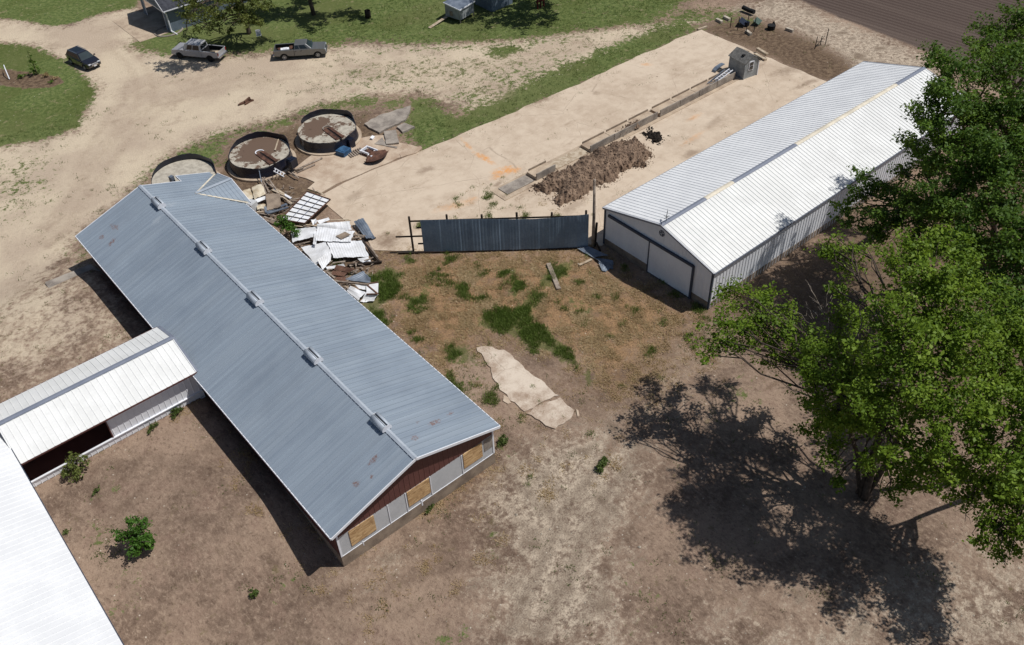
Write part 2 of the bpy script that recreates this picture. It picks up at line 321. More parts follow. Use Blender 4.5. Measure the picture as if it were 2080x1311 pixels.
# ------------------------------------------------------------------ ground: zones drawn on the yard, one sheet to the horizon
def sdist(P, poly):
    """signed distance (inside > 0) of points to a polygon"""
    d = np.full(len(P), 1e9); inside = np.zeros(len(P), bool); n = len(poly)
    for i in range(n):
        a = poly[i]; b = poly[(i + 1) % n]; e = b - a; w = P - a
        t = np.clip((w @ e) / max(e @ e, 1e-9), 0, 1)
        d = np.minimum(d, np.hypot(*(w - t[:, None] * e).T))
        c1 = (a[1] <= P[:, 1]) & (b[1] > P[:, 1]); c2 = (b[1] <= P[:, 1]) & (a[1] > P[:, 1])
        cr = e[0] * w[:, 1] - e[1] * w[:, 0]
        inside ^= (c1 & (cr > 0)) | (c2 & (cr < 0))
    return np.where(inside, d, -d)
def P2(pts): return np.array([at(*q)[:2] for q in pts])
ZONES = {   # layer: list of (outline, softness in metres, strength)
 'gravel': [([(-200, 30), (40, 42), (95, 54), (140, 52), (205, 30), (275, 18), (300, 60), (262, 98), (330, 112), (450, 116), (560, 110), (680, 100), (720, 92), (860, 92), (1000, 88), (1100, 78), (1230, 62), (1420, 42), (1330, 80), (1240, 120), (1130, 170), (1040, 205), (970, 228), (920, 208), (850, 186), (800, 188), (740, 195), (640, 215), (560, 243), (470, 262), (390, 290), (340, 320), (290, 372), (150, 483), (110, 545), (-20, 660), (-200, 760), (-500, 600), (-400, 380), (-100, 330), (0, 300), (90, 285), (150, 265), (178, 215), (196, 182), (142, 130), (62, 92), (-80, 78)], 3.0, 1.0),
            ([(60, 560), (150, 520), (300, 680), (120, 750), (-100, 830), (-300, 760)], 6.0, .62)],
 'grass': [([(-300, 70), (-80, 80), (58, 93), (100, 108), (142, 128), (198, 182), (182, 215), (152, 262), (92, 284), (0, 298), (-300, 330)], 1.6, 1.0),
           ([(-300, -250), (295, -250), (278, 14), (205, 28), (140, 50), (95, 52), (40, 40), (-300, 26)], 1.2, 1.0),
           ([(268, 96), (300, 62), (350, 50), (480, 10), (480, -250), (1330, -250), (1400, 0), (1330, 45), (1230, 58), (1150, 68), (1090, 76), (1000, 84), (860, 88), (730, 84), (640, 96), (540, 104), (460, 114), (340, 110), (290, 104)], 3.0, 1.0),
           ([(1425, 52), (1390, 78), (1262, 136), (1178, 177), (1087, 214), (1027, 241), (940, 277), (858, 312), (836, 292), (815, 255), (835, 205), (872, 198), (925, 235), (985, 212), (1040, 180), (1120, 145), (1190, 112), (1280, 76), (1370, 44)], 2.6, 1.0),
           ([(690, 120), (1000, 100), (1300, 55), (1330, 70), (1180, 115), (1060, 165), (1000, 190), (850, 192), (740, 198), (640, 200), (620, 180)], 4.0, .41), ([(880, 190), (1000, 140), (1180, 95), (1290, 72), (1210, 122), (1040, 205), (965, 250), (900, 232)], 3.0, .47), ([(560, 108), (1000, 84), (1200, 64), (1200, 88), (1000, 110), (720, 112), (560, 122)], 2.0, .50), ([(-80, 310), (150, 285), (140, 400), (60, 470), (-100, 480)], 5.0, .40), ([(100, 500), (330, 350), (350, 380), (160, 560)], 2.5, .38),
           ([(185, 1060), (250, 1110), (300, 1180), (300, 1260), (235, 1265), (200, 1150)], 2.0, .46), ([(170, 1000), (240, 965), (260, 985), (190, 1020)], 1.2, .46), ([(520, 1190), (600, 1165), (625, 1195), (560, 1225)], 1.5, .44), ([(985, 1080), (1015, 1060), (1028, 1130), (1000, 1160)], 1.0, .56), ([(1225, 1160), (1330, 1120), (1400, 1300), (1280, 1330)], 4.0, .40), ([(1440, 770), (1540, 760), (1560, 830), (1440, 860)], 2.0, .43), ([(860, 1290), (950, 1270), (960, 1330), (870, 1330)], 1.5, .5), ([(990, 850), (1060, 900), (1030, 930), (1005, 900)], 1.2, .46), ([(890, 700), (1000, 760), (1010, 830), (930, 790)], 1.6, .44),
           ([(975, 92), (1060, 90), (1075, 104), (1010, 122), (985, 115)], 1.6, .78), ([(1380, 10), (1500, 20), (1560, 50), (1440, 48), (1300, 70), (1330, 40)], 4.0, .72),
           ([(250, 395), (330, 318), (440, 272), (560, 245), (640, 212), (740, 190), (775, 200), (740, 228), (640, 225), (600, 250), (560, 268), (470, 280), (445, 330), (330, 345), (300, 372)], 3.0, .80),
           ([(1005, 150), (1080, 130), (1160, 120), (1180, 135), (1100, 165), (1020, 190)], 3.0, .6), ([(690, 205), (850, 190), (830, 240), (750, 215)], 3, .66),
           ([(0, 340), (110, 320), (120, 380), (30, 440), (-80, 420)], 5.0, .50)],
 'soil': [([(1425, 62), (1462, 44), (1500, 30), (1560, 50), (1640, 80), (1720, 120), (1740, 160), (1700, 172), (1640, 158), (1560, 115), (1500, 92)], 2.4, .95),
          ([(440, 330), (470, 290), (600, 250), (740, 230), (800, 275), (700, 310), (600, 345), (700, 400), (640, 440), (800, 560), (700, 600), (560, 450), (450, 390)], 2.5, .85),
          ([(1440, 640), (1700, 440), (1900, 330), (2300, 300), (2300, 700), (1900, 900), (1600, 760)], 5.0, .75),
          ([(-20, 162), (0, 138), (70, 146), (122, 156), (132, 168), (105, 180), (50, 183), (0, 172)], .7, 1.0), ([(740, 470), (800, 490), (830, 515), (760, 520)], 1.5, 1)],
 'straw': [([(792, 520), (900, 512), (1190, 506), (1260, 555), (1410, 640), (1360, 690), (1290, 760), (1250, 800), (1180, 740), (1100, 700), (985, 690), (930, 730), (900, 750), (830, 700), (790, 650), (770, 600)], 4.0, .9),
           ([(840, 1000), (1000, 930), (1010, 955), (900, 1030), (860, 1045)], 2.0, .7), ([(1150, 790), (1330, 700), (1420, 660), (1460, 720), (1300, 830)], 5.0, .55)],
 'lush': [([(735, 575), (790, 540), (815, 560), (812, 590), (775, 620), (790, 655), (770, 668), (740, 640)], .8, 1.0),
          ([(962, 645), (990, 636), (1050, 632), (1068, 605), (1085, 590), (1098, 596), (1082, 650), (1075, 662), (1118, 672), (1135, 690), (1165, 725), (1172, 742), (1140, 735), (1105, 708), (1080, 716), (1060, 690), (1020, 680), (985, 668)], .8, 1.0),
          ([(1095, 572), (1118, 548), (1140, 530), (1165, 530), (1160, 552), (1130, 575), (1104, 590)], .7, 1.0), ([(808, 523), (838, 518), (842, 530), (818, 540)], .6, .9),
          ([(905, 705), (945, 702), (975, 735), (970, 745), (925, 735)], .9, .8), ([(912, 765), (950, 795), (960, 812), (935, 805)], .8, .8), ([(1035, 560), (1070, 560), (1060, 620), (1035, 600)], .9, .66),
          ([(1190, 745), (1210, 765), (1200, 785), (1185, 770)], .6, .9), ([(1005, 545), (1060, 540), (1075, 560), (1020, 565)], 1, .6), ([(1150, 600), (1215, 610), (1190, 650), (1150, 630)], 1.2, .6), ([(850, 575), (880, 560), (890, 600), (850, 640), (800, 640)], 1.4, .6)],
 'field': [([(1560, -300), (1585, -20), (1690, 30), (1800, 72), (1900, 112), (2000, 160), (2600, 380), (3000, 0), (3000, -300)], 1.0, 1.0)],
 'pale': [([(1460, 20), (1590, -10), (1700, 35), (1900, 115), (1960, 200), (1880, 240), (1745, 165), (1700, 125), (1640, 80), (1560, 50)], 3.0, .74), ([(960, 1000), (1000, 930), (1230, 850), (1330, 900), (1320, 1000), (1280, 1080), (1260, 1200), (1300, 1340), (1000, 1340), (960, 1190), (1000, 1100)], 4.0, .72),
          ([(1430, 1230), (1700, 1180), (2000, 1080), (2200, 1100), (2200, 1400), (1400, 1400)], 6.0, .58), ([(700, 1170), (840, 1075), (880, 1090), (780, 1190), (700, 1215)], 2.5, .58), ([(1130, 655), (1190, 650), (1250, 720), (1220, 760)], 2.2, .62), ([(0, 690), (70, 680), (20, 740), (-60, 760)], 3, .6),
          ([(1200, 850), (1420, 640), (1470, 660), (1440, 760), (1330, 880)], 5, .55), ([(1420, 690), (1500, 640), (1520, 700), (1450, 760)], 3, .6)],
 'track': []}
TRACKS = [([(215, 960), (225, 1030), (262, 990), (300, 945)], .35, .8), ([(250, 1050), (310, 1020), (420, 930)], .4, .5), ([(1050, 1311), (1130, 1150), (1170, 1050), (1290, 880)], .35, .9), ([(1130, 1311), (1210, 1130), (1265, 1050), (1350, 900)], .3, .7), ([(990, 880), (1080, 980), (1190, 1080)], .35, .8), ([(640, 1190), (900, 1130), (1060, 1090)], .3, .7), ([(700, 1260), (900, 1180), (1040, 1150)], .3, .6),
          ([(180, 330), (240, 230), (300, 170), (420, 150)], .5, .5), ([(100, 480), (230, 300), (330, 200), (560, 150), (900, 130)], .7, .5), ([(250, 250), (300, 220), (290, 140), (230, 90)], .5, .6), ([(1000, 700), (1180, 800), (1280, 870)], .8, .7), ([(750, 150), (960, 140), (1180, 90)], .8, .6), ([(1170, 830), (1260, 780), (1420, 700)], .6, .5), ([(860, 155), (1000, 180), (1020, 190)], .8, .6)]
ZW = {k: [(P2(p), s, a) for p, s, a in v] for k, v in ZONES.items()}
TW = [(P2(p), s, a) for p, s, a in TRACKS]
def zone(k, P):
    r = np.zeros(len(P))
    for poly, soft, a in ZW[k]:
        lo = poly.min(0) - 1.7 * soft; hi = poly.max(0) + 1.7 * soft
        m = ((P > lo) & (P < hi)).all(1)
        if m.any(): r[m] = np.maximum(r[m], np.clip(.5 + sdist(P[m], poly) / (1.7 * soft), 0, 1) * a)
    return r
def track(P):
    r = np.zeros(len(P))
    for line, w, a in TW:
        # round the bends
        q = line
        for _ in range(2): q = np.concatenate([q[:1]] + [np.stack([.75 * q[i] + .25 * q[i + 1], .25 * q[i] + .75 * q[i + 1]]) for i in range(len(q) - 1)] + [q[-1:]])
        d = np.full(len(P), 1e9)
        for i in range(len(q) - 1):
            e = q[i + 1] - q[i]; v = P - q[i]; t = np.clip((v @ e) / (e @ e), 0, 1); d = np.minimum(d, np.hypot(*(v - t[:, None] * e).T))
        r = np.maximum(r, a * np.exp(-(np.abs(d - .85) / w) ** 2))
    return r
BED = P2([(-20, 164), (0, 140), (70, 148), (122, 157), (130, 168), (105, 178), (50, 181), (0, 174)])
def ground():
    xs = np.concatenate([[-4000, -1500, -500, -150, -60], np.arange(-28, 136.1, .4), [150, 200, 500, 1500, 4000]])
    ys = np.concatenate([[-4000, -1500, -500, -150, -50], np.arange(-16, 176.1, .4), [190, 260, 500, 1500, 4000]])
    X, Y = np.meshgrid(xs, ys, indexing='ij'); nx, ny = X.shape
    P = np.stack([X.ravel(), Y.ravel()], 1); Z = gz(P[:, 0], P[:, 1])
    i = np.arange(nx * ny).reshape(nx, ny)
    F = np.stack([i[:-1, :-1], i[1:, :-1], i[1:, 1:], i[:-1, 1:]], -1).reshape(-1, 4)
    me = bpy.data.meshes.new('ground'); me.vertices.add(len(P)); me.vertices.foreach_set('co', np.column_stack([P, Z]).astype(np.float32).ravel())
    me.loops.add(F.size); me.loops.foreach_set('vertex_index', F.astype(np.int32).ravel())
    me.polygons.add(len(F)); me.polygons.foreach_set('loop_start', np.arange(0, F.size, 4, dtype=np.int32)); me.update(calc_edges=True)
    for nm, ks in (('zone_a', ('gravel', 'grass', 'soil', 'straw')), ('zone_b', ('lush', 'field', 'pale', 'track'))):
        a = me.color_attributes.new(nm, 'FLOAT_COLOR', 'POINT')
        d = np.stack([track(P) if k == 'track' else zone(k, P) * (1 - np.clip(.5 + sdist(P, BED) / .5, 0, 1) if k == 'grass' else 1) for k in ks], 1)
        a.data.foreach_set('color', d.astype(np.float32).ravel())
    n = NT('yard_ground')
    A = n.attr('zone_a'); B = n.attr('zone_b')
    sa = n.node("ShaderNodeSeparateColor"); n.t.links.new(A.outputs["Color"], sa.inputs[0])
    sb = n.node("ShaderNodeSeparateColor"); n.t.links.new(B.outputs["Color"], sb.inputs[0])
    gravel, grass, soil, straw = sa.outputs[0], sa.outputs[1], sa.outputs[2], A.outputs["Alpha"]
    lush, field, pale, trk = sb.outputs[0], sb.outputs[1], sb.outputs[2], B.outputs["Alpha"]
    n1 = n.noise(.12, 6, .6); n2 = n.noise(.55, 7, .65); n3 = n.noise(2.2, 6, .7); n4 = n.noise(9, 5, .75); n5 = n.noise(28, 3, .7)
    nm = n.math('ADD', n.math('MULTIPLY', n2, .5), n.math('MULTIPLY', n3, .5))
    def edge(mask, amp=1.0, w=.12, nz=None):
        return n.ramp(n.math('ADD', mask, n.math('MULTIPLY', n.math('MULTIPLY', n.math('SUBTRACT', nz or nm, .5), amp * 3.2), n.ramp(mask, .0, .25))), .5 - w, .5 + w)
    # bare dirt with matted dead grass
    dirt = n.mix(n.ramp(n.math('ADD', n.math('MULTIPLY', n1, .6), n.math('MULTIPLY', n2, .4)), .40, .60), srgb(114, 95, 82, .84), srgb(164, 141, 122, .87))
    dirt = n.mix(n.math('MULTIPLY', n.ramp(n2, .48, .68), .8), dirt, srgb(136, 112, 98, .84))
    n6 = n.noise(4.6, 6, .78, n.scalevec(n.pos, (1, .55, 1), .5), .4); n7 = n.noise(1.3, 7, .8)
    dirt = n.mix(n.math('MULTIPLY', n.ramp(n7, .44, .64), .50), dirt, srgb(172, 149, 129, .84))
    dirt = n.mix(n.math('MULTIPLY', n.ramp(n6, .50, .66), .60), dirt, srgb(182, 160, 139, .84))
    dirt = n.mix(n.math('MULTIPLY', n.ramp(n6, .47, .33), .65), dirt, srgb(86, 69, 58, .8))
    dirt = n.mix(n.math('MULTIPLY', n.ramp(n4, .52, .72), .55), dirt, srgb(84, 67, 55, .8))
    dirt = n.mix(n.math('MULTIPLY', n.ramp(n5, .55, .75), .5), dirt, srgb(186, 165, 142, .82))
    dirt = n.mix(n.math('MULTIPLY', n.ramp(n.noise(.9, 5, .7, n.scalevec(n.pos, (1, 1, 1), .7)), .60, .70), .5), dirt, srgb(106, 98, 60, .8))
    # pale stony ground
    stony = n.mix(n.ramp(n.math('ADD', n.math('MULTIPLY', n4, .45), n.math('MULTIPLY', n3, .55)), .38, .60), srgb(128, 112, 98, .8), srgb(210, 193, 171, .86))
    stony = n.mix(n.math('MULTIPLY', n.ramp(n2, .54, .66), .7), stony, srgb(124, 106, 90, .8))
    col = n.mix(edge(pale, .95, .22, n.math('ADD', n.math('MULTIPLY', n2, .5), n.math('MULTIPLY', n.noise(2.6, 7, .82), .5))), dirt, stony)
    # gravel drive
    grav = n.mix(n.ramp(n1, .38, .62), srgb(196, 177, 156, .82), srgb(214, 197, 172, .84))
    grav = n.mix(n.math('MULTIPLY', n.ramp(n.noise(.35, 6, .7, n.scalevec(n.pos, (1, 1, 1), .4)), .52, .70), .75), grav, srgb(178, 158, 138, .8))
    grav = n.mix(n.math('MULTIPLY', n.ramp(n3, .58, .74), .5), grav, srgb(150, 128, 108, .8))
    grav = n.mix(n.math('MULTIPLY', n.ramp(n4, .58, .74), .45), grav, srgb(140, 120, 100, .8))
    gmask = edge(gravel, .7, .25)
    col = n.mix(gmask, col, grav)
    # weeds and clods dotted over the gravel's edges
    dots = n.math('MULTIPLY', n.ramp(n.noise(1.5, 5, .8), .58, .64), n.ramp(n.math('ADD', gravel, n.math('MULTIPLY', n.math('SUBTRACT', n2, .5), 1.0)), 1.02, .5))
    col = n.mix(n.math('MULTIPLY', n.math('MULTIPLY', dots, n.ramp(gravel, .02, .3)), .8), col, srgb(112, 100, 70, .75))
    # dark soil
    so = n.mix(n.ramp(n3, .38, .62), srgb(94, 77, 63, .8), srgb(132, 112, 92, .82))
    so = n.mix(n.math('MULTIPLY', n.ramp(n2, .55, .7), .6), so, srgb(138, 118, 96, .8))
    col = n.mix(edge(soil, .9, .25), col, so)
    # dead weeds
    stw = n.mix(n.ramp(n4, .34, .58), srgb(112, 88, 66, .83), srgb(172, 139, 104, .86))
    stw = n.mix(n.math('MULTIPLY', n.ramp(n.noise(4.2, 6, .8), .50, .62), .6), stw, srgb(98, 78, 60, .8))
    stw = n.mix(n.math('MULTIPLY', n.ramp(n2, .50, .64), .7), stw, srgb(132, 110, 92, .8))
    stw = n.mix(n.math('MULTIPLY', n.ramp(n3, .62, .72), .7), stw, srgb(94, 96, 48, .8))
    col = n.mix(edge(straw, .62, .35), col, stw)
    # grass
    gr = n.mix(n.ramp(n3, .36, .64), srgb(84, 101, 54, .8), srgb(122, 132, 80, .82))
    gr = n.mix(n.math('MULTIPLY', n.ramp(n1, .42, .62), .6), gr, srgb(88, 98, 48, .72))
    gr = n.mix(n.math('MULTIPLY', n.ramp(n4, .50, .72), .65), gr, srgb(58, 76, 36, .75))
    gr = n.mix(n.math('MULTIPLY', n.ramp(n.noise(3.4, 6, .8), .54, .68), .55), gr, srgb(142, 144, 92, .8))
    gr = n.mix(n.math('MULTIPLY', n.ramp(n.noise(.8, 7, .8), .56, .66), .75), gr, srgb(168, 152, 122, .8))
    gr = n.mix(n.math('MULTIPLY', n.ramp(n.noise(.06, 4, .6), .45, .62), .45), gr, srgb(120, 124, 80, .78))
    col = n.mix(edge(grass, .95, .09, n.math('ADD', n.math('MULTIPLY', n2, .35), n.math('MULTIPLY', n.noise(1.8, 6, .8), .65))), col, gr)
    lg = n.mix(n.ramp(n4, .35, .65), srgb(70, 86, 44, .78), srgb(108, 118, 66, .8))
    col = n.mix(n.math('MULTIPLY', edge(lush, 1.0, .2), .7), col, lg)
    # tilled field with its rows
    wv = n.node("ShaderNodeTexWave", wave_type='BANDS', bands_direction='X', wave_profile='SIN'); n.t.links.new(n.scalevec(n.pos, (1, 1, 1), R(-4)), wv.inputs[0])
    wv.inputs["Scale"].default_value = .41; wv.inputs["Distortion"].default_value = .6; wv.inputs["Detail"].default_value = 3; wv.inputs["Detail Scale"].default_value = .4
    band = n.noise(1.0, 3, .5, n.scalevec(n.pos, (.30, .012, 1), R(-4)))
    fl = n.mix(n.ramp(wv.outputs["Fac"], .2, .8), srgb(88, 75, 69, .8), srgb(102, 89, 82, .8))
    fl = n.mix(n.math('MULTIPLY', n.ramp(band, .48, .66), .6), fl, srgb(120, 106, 97, .8))
    fl = n.mix(n.math('MULTIPLY', n.ramp(n4, .52, .7), .5), fl, srgb(72, 60, 55, .8))
    col = n.mix(edge(field, .25, .2), col, fl)
    # wheel tracks: soil turned up by tyres
    tm = n.math('MULTIPLY', n.math('MULTIPLY', trk, n.ramp(n3, .30, .60)), .6)
    col = n.mix(tm, col, n.mix(gmask, srgb(96, 78, 65, .8), srgb(168, 146, 126, .8)))
    # small limestone chips
    ch = n.node("ShaderNodeTexVoronoi", feature='F1'); ch.inputs["Scale"].default_value = 3.4; n.t.links.new(n.pos, ch.inputs[0])
    cs = n.node("ShaderNodeSeparateColor"); n.t.links.new(ch.outputs["Color"], cs.inputs[0])
    chip = n.math('MULTIPLY', n.ramp(ch.outputs["Distance"], .20, .12), n.ramp(cs.outputs[0], .94, .96))
    col = n.mix(n.math('MULTIPLY', chip, n.math('SUBTRACT', .8, n.math('MULTIPLY', field, .8))), col, srgb(214, 203, 186, .85))
    bump = n.math('ADD', n.math('MULTIPLY', n4, .5), n.math('MULTIPLY', n.noise(3.2, 6, .75), 1.2))
    n.out(col, 1.0, 0, bump, .75, .12, .1)
    me.materials.append(n.m)
    o = bpy.data.objects.new('ground', me); COL.objects.link(o); tag(o, kind='structure')
ground()

# ------------------------------------------------------------------ concrete yards
def ragged(poly, step=1.2, amp=.12, seed=1, keep=()):
    """an outline with broken edges"""
    r = random.Random(seed); out = []
    for i in range(len(poly)):
        a = Vector((poly[i][0], poly[i][1])); b = Vector((poly[(i + 1) % len(poly)][0], poly[(i + 1) % len(poly)][1]))
        n = 1 if i in keep else max(1, int((b - a).length / step)); nn = Vector((-(b - a).y, (b - a).x)).normalized()
        for k in range(n):
            q = a.lerp(b, k / n)
            if k: q = q + nn * r.uniform(-amp, amp)
            out.append((q.x, q.y))
    return out
yard = [(84.3, 65.4), (83.9, 48.2), (84.0, 43.2), (45.2, 43.2), (44.3, 44.3), (32.5, 54.0), (30.2, 56.4)] + [tuple(at(*q)[:2]) for q in ((742, 480), (705, 452), (676, 428), (640, 402), (660, 394), (700, 372), (790, 334), (858, 307), (940, 272), (1027, 236), (1087, 209), (1178, 172), (1262, 131), (1390, 74))]
m = MB().prism(ragged(yard, 1.3, .16, 3, (2, 3, 4, 5)), -.05, .055)
tag(m.build('concrete_yard', M['slab']), kind='structure')
yard2 = [at(*q)[:2] for q in ((590, 352), (632, 318), (700, 300), (735, 282), (800, 272), (812, 292), (858, 303), (790, 332), (700, 369), (652, 394), (625, 385), (640, 372))]
tag(MB().prism(ragged(yard2, .9, .12, 5), -.05, .10).build('broken_concrete_yard', M['slab2']), kind='structure')

def slab_thing(name, label, pts, h=.12, mat='slab2', seed=1, group=None, amp=.09, tilt=0, step=.5):
    q = [at(*p) for p in pts]; c = sum((Vector(p) for p in q), Vector()) / len(q)
    r = ragged([(p.x, p.y) for p in q], step, amp, seed)
    m = MB().prism(r, -.08 + c.z, h + c.z)
    if tilt: m.v = [(x, y, z + (x - c.x) * tilt) for x, y, z in m.v]
    o = m.build(name, M[mat]); return tag(o, label, 'concrete slab', group)
slab_thing('concrete_slab', 'long worn tan concrete pad with a ragged top end lying in the dead weeds', [(968, 708), (1000, 706), (1030, 716), (1085, 766), (1136, 805), (1108, 815), (1066, 838), (1036, 815), (1006, 776), (997, 748), (982, 726)], .08, 'worn_pad', 2, amp=.13, step=.32)
slab_thing('concrete_slab', 'broken-off pale concrete piece at the lower end of the long tan pad, split from it by a crack', [(1109, 819), (1138, 809), (1166, 835), (1163, 846), (1128, 873), (1108, 866), (1088, 852), (1069, 842)], .10, 'worn_pad', 4, amp=.12, step=.3)
slab_thing('concrete_slab', 'small pale concrete chip half buried between the barn and the tan pad', [(1023, 804), (1032, 808), (1038, 820), (1032, 822), (1022, 816)], .07, seed=5, amp=.03)
slab_thing('concrete_slab', 'smallest pale concrete sliver right beside the broken lower end of the tan pad', [(1170, 832), (1175, 835), (1177, 847), (1173, 848)], .07, seed=6, amp=.02)
slab_thing('concrete_slab', 'narrow concrete doorstep pad running out of the barn shadow to the gravel drive', [(93, 577), (186, 540), (205, 552), (108, 596)], .06, 'grey_concrete', 7, amp=.05)
slab_thing('concrete_slab', 'largest grey broken concrete slab lying right of the round tank bases', [(740, 255), (770, 238), (835, 218), (833, 230), (824, 247), (771, 273), (757, 266)], .22, 'grey_concrete', 8)
slab_thing('concrete_slab', 'small square concrete slab below the right end of the largest broken slab', [(806, 261), (822, 253), (843, 261), (818, 272)], .22, 'grey_concrete', 9, amp=.05)
slab_thing('concrete_slab', 'upright-cut grey concrete slab leaning on a triangular one near the tanks', [(780, 272), (805, 270), (811, 295), (785, 297)], .30, 'grey_concrete', 10, amp=.05, tilt=.04)
slab_thing('concrete_slab', 'flat triangular grey concrete slab left under the leaning one', [(761, 295), (777, 282), (784, 297), (808, 301), (806, 304)], .16, 'grey_concrete', 11, amp=.04)
slab_thing('concrete_slab', 'tan concrete slab corner at the weedy edge between broken yard and feedlot', [(826, 303), (855, 300), (858, 303), (846, 313), (815, 322), (812, 315)], .14, 'slab2', 12, amp=.05)

# ------------------------------------------------------------------ the long barn
BX0, BX1, BY0, BY1, BE, BR, BXR = 10.49, 23.33, 30.68, 70.70, 3.87, 5.96, 16.84
barn = thing('barn', 'long barn with blue-grey galvanised roof and boarded-up maroon and grey end wall', 'barn', (BXR, BY0, 0))
def slopes(mb, x0, xr, x1, y0, y1, ze, zr, sp, side, rh=.022, rw=.03):
    xe = x0 if side < 0 else x1
    v = Vector((xe - xr, 0, ze - zr)); L = v.length; v.normalize()
    nrm = Vector((-v.z * (1 if side > 0 else -1), 0, abs(v.x)))
    nrm = Vector((-v.z, 0, v.x)) if v.x > 0 else Vector((v.z, 0, -v.x))
    mb.ribbed((xr, y0, zr), (0, 1, 0), y1 - y0, v, lambda t: (0, L), nrm, sp, rw, rh)
for s in (-1, 1):
    m = MB(); slopes(m, BX0, BXR, BX1, BY0, BY1, BE, BR, .44, s, .05, .035)
    if s > 0:   # the lower part of this slope runs on past the gable
        v = Vector((BX1 - BXR, 0, BE - BR)); L = v.length; v.normalize()
        m.ribbed((BXR, BY1 + .004, BR), (0, 1, 0), 1.15, v, lambda t: (L * .535, L), (-v.z, 0, v.x), .44, .035, .05)
    rf = m.build('roof', M['galv_roof'], barn, solid=.02)
    if s > 0: main_roof = rf
def roofz(x): return BR - (x - BXR) * (BR - BE) / (BX1 - BXR) if x > BXR else BR - (BXR - x) * (BR - BE) / (BXR - BX0)
m = MB()
for s in (-1, 1):
    x = BXR + s * .16; m.add([(BXR, BY0 - .02, BR + .10), (BXR, BY1 + .02, BR + .10), (x, BY1 + .02, roofz(x) + .075), (x, BY0 - .02, roofz(x) + .075)], [(0, 1, 2, 3)])
m.tube([(BXR, BY0 - .02, BR + .05), (BXR, BY1 + .02, BR + .05)], .05, 8)
m.build('ridge_cap', M['galv_pale'], main_roof)
m = MB()
for y in (BY0 - .02, BY1 + .02):
    for xe in (BX0, BX1):
        if y > 40 and xe == BX1: m.bar((BXR, y, BR - .07), (BXR + (BX1 - BXR) * .535, y, BR - .07 - (BR - BE) * .535), .05, .20)
        else: m.bar((BXR, y, BR - .07), (xe, y, BE - .07), .05, .20)
xm = BXR + (BX1 - BXR) * .535; zm = roofz(xm)
m.bar((xm, BY1, zm - .07), (xm, BY1 + 1.2, zm - .07), .05, .2); m.bar((xm, BY1 + 1.2, zm - .08), (BX1, BY1 + 1.2, BE - .08), .05, .18)
m.bar((BX0 - .03, BY0, BE - .08), (BX0 - .03, BY1, BE - .08), .05, .16); m.bar((BX1 + .03, BY0, BE - .08), (BX1 + .03, 65.0, BE - .08), .05, .16)
m.build('fascia', M['white_trim'], barn)
MB().box((20.0, 72.2, 3.2), (.35, .35, 3.2), .3).build('steel_post', M['galv'], barn)
wx0, wx1, wy0, wy1 = BX0 + .45, BX1 - .30, BY0 + .42, BY1 - .35
def wz(x): return roofz(x) - .06
# walls
MB().box(((wx0 + wx1) / 2, (wy0 + wy1) / 2, .48), (wx1 - wx0 + .06, wy1 - wy0 + .06, 1.1)).build('foundation', M['old_concrete'], barn)
MB().ribbed((wx0, wy1, 1.03), (0, -1, 0), wy1 - wy0, (0, 0, 1), lambda t: (0, 2.75), (-1, 0, 0), .3).build('side_wall', M['maroon'], barn, solid=.02)
MB().ribbed((wx1, wy0, 1.03), (0, 1, 0), wy1 - wy0, (0, 0, 1), lambda t: (0, 2.75), (1, 0, 0), .3).build('side_wall', M['grey_siding'], barn, solid=.02)
MB().quad((wx0, wy1, 1.03), (wx1, wy1, 1.03), (wx1, wy1, wz(wx1)), (wx0, wy1, wz(wx0))).add([(wx0, wy1, wz(wx0)), (wx1, wy1, wz(wx1)), (BXR, wy1, wz(BXR))], [(0, 1, 2)]).build('end_wall', M['grey_siding'], barn)
zb = 2.95
MB().ribbed((wx0, wy0, 0), (1, 0, 0), wx1 - wx0, (0, 0, 1), lambda t: (zb, max(zb + .02, wz(wx0 + t))), (0, -1, 0), .38, .03, .02).build('gable', M['maroon'], barn, solid=.02)
MB().box(((wx0 + wx1) / 2, wy0 + .03, (1.03 + zb) / 2), (wx1 - wx0, .06, zb - 1.03)).build('wall_panel', M['grey_siding'], barn)
for x0, x1, zz0, zz1 in ((11.75, 13.55, 1.42, 2.90), (16.05, 17.75, 1.45, 2.90), (20.5, 22.05, 1.52, 2.93)):
    MB().box(((x0 + x1) / 2, wy0 - .025, (zz0 + zz1) / 2), (x1 - x0, .045, zz1 - zz0)).build('plywood_board', M['plywood'], barn)
m = MB()
for x in (14.6, 15.93, 17.84, 20.38): m.box((x, wy0 - .02, 1.98), (.05, .04, 1.95))
for x in (wx0 + .03, wx1 - .03): m.box((x, wy0 - .02, 2.3), (.12, .04, 2.5))
m.box(((wx0 + wx1) / 2, wy0 - .012, 1.04), (wx1 - wx0, .03, .05)); m.box((12.5, wy0 - .02, .95), (.05, .05, .4)); m.box((17.0, wy0 - .02, 1.0), (.09, .05, .55))
m.build('trim', M['white_trim'], barn)
MB().box((22.6, wy0 - .012, 2.35), (.75, .03, 1.1)).build('mesh_panel', M['grey_concrete'], barn)
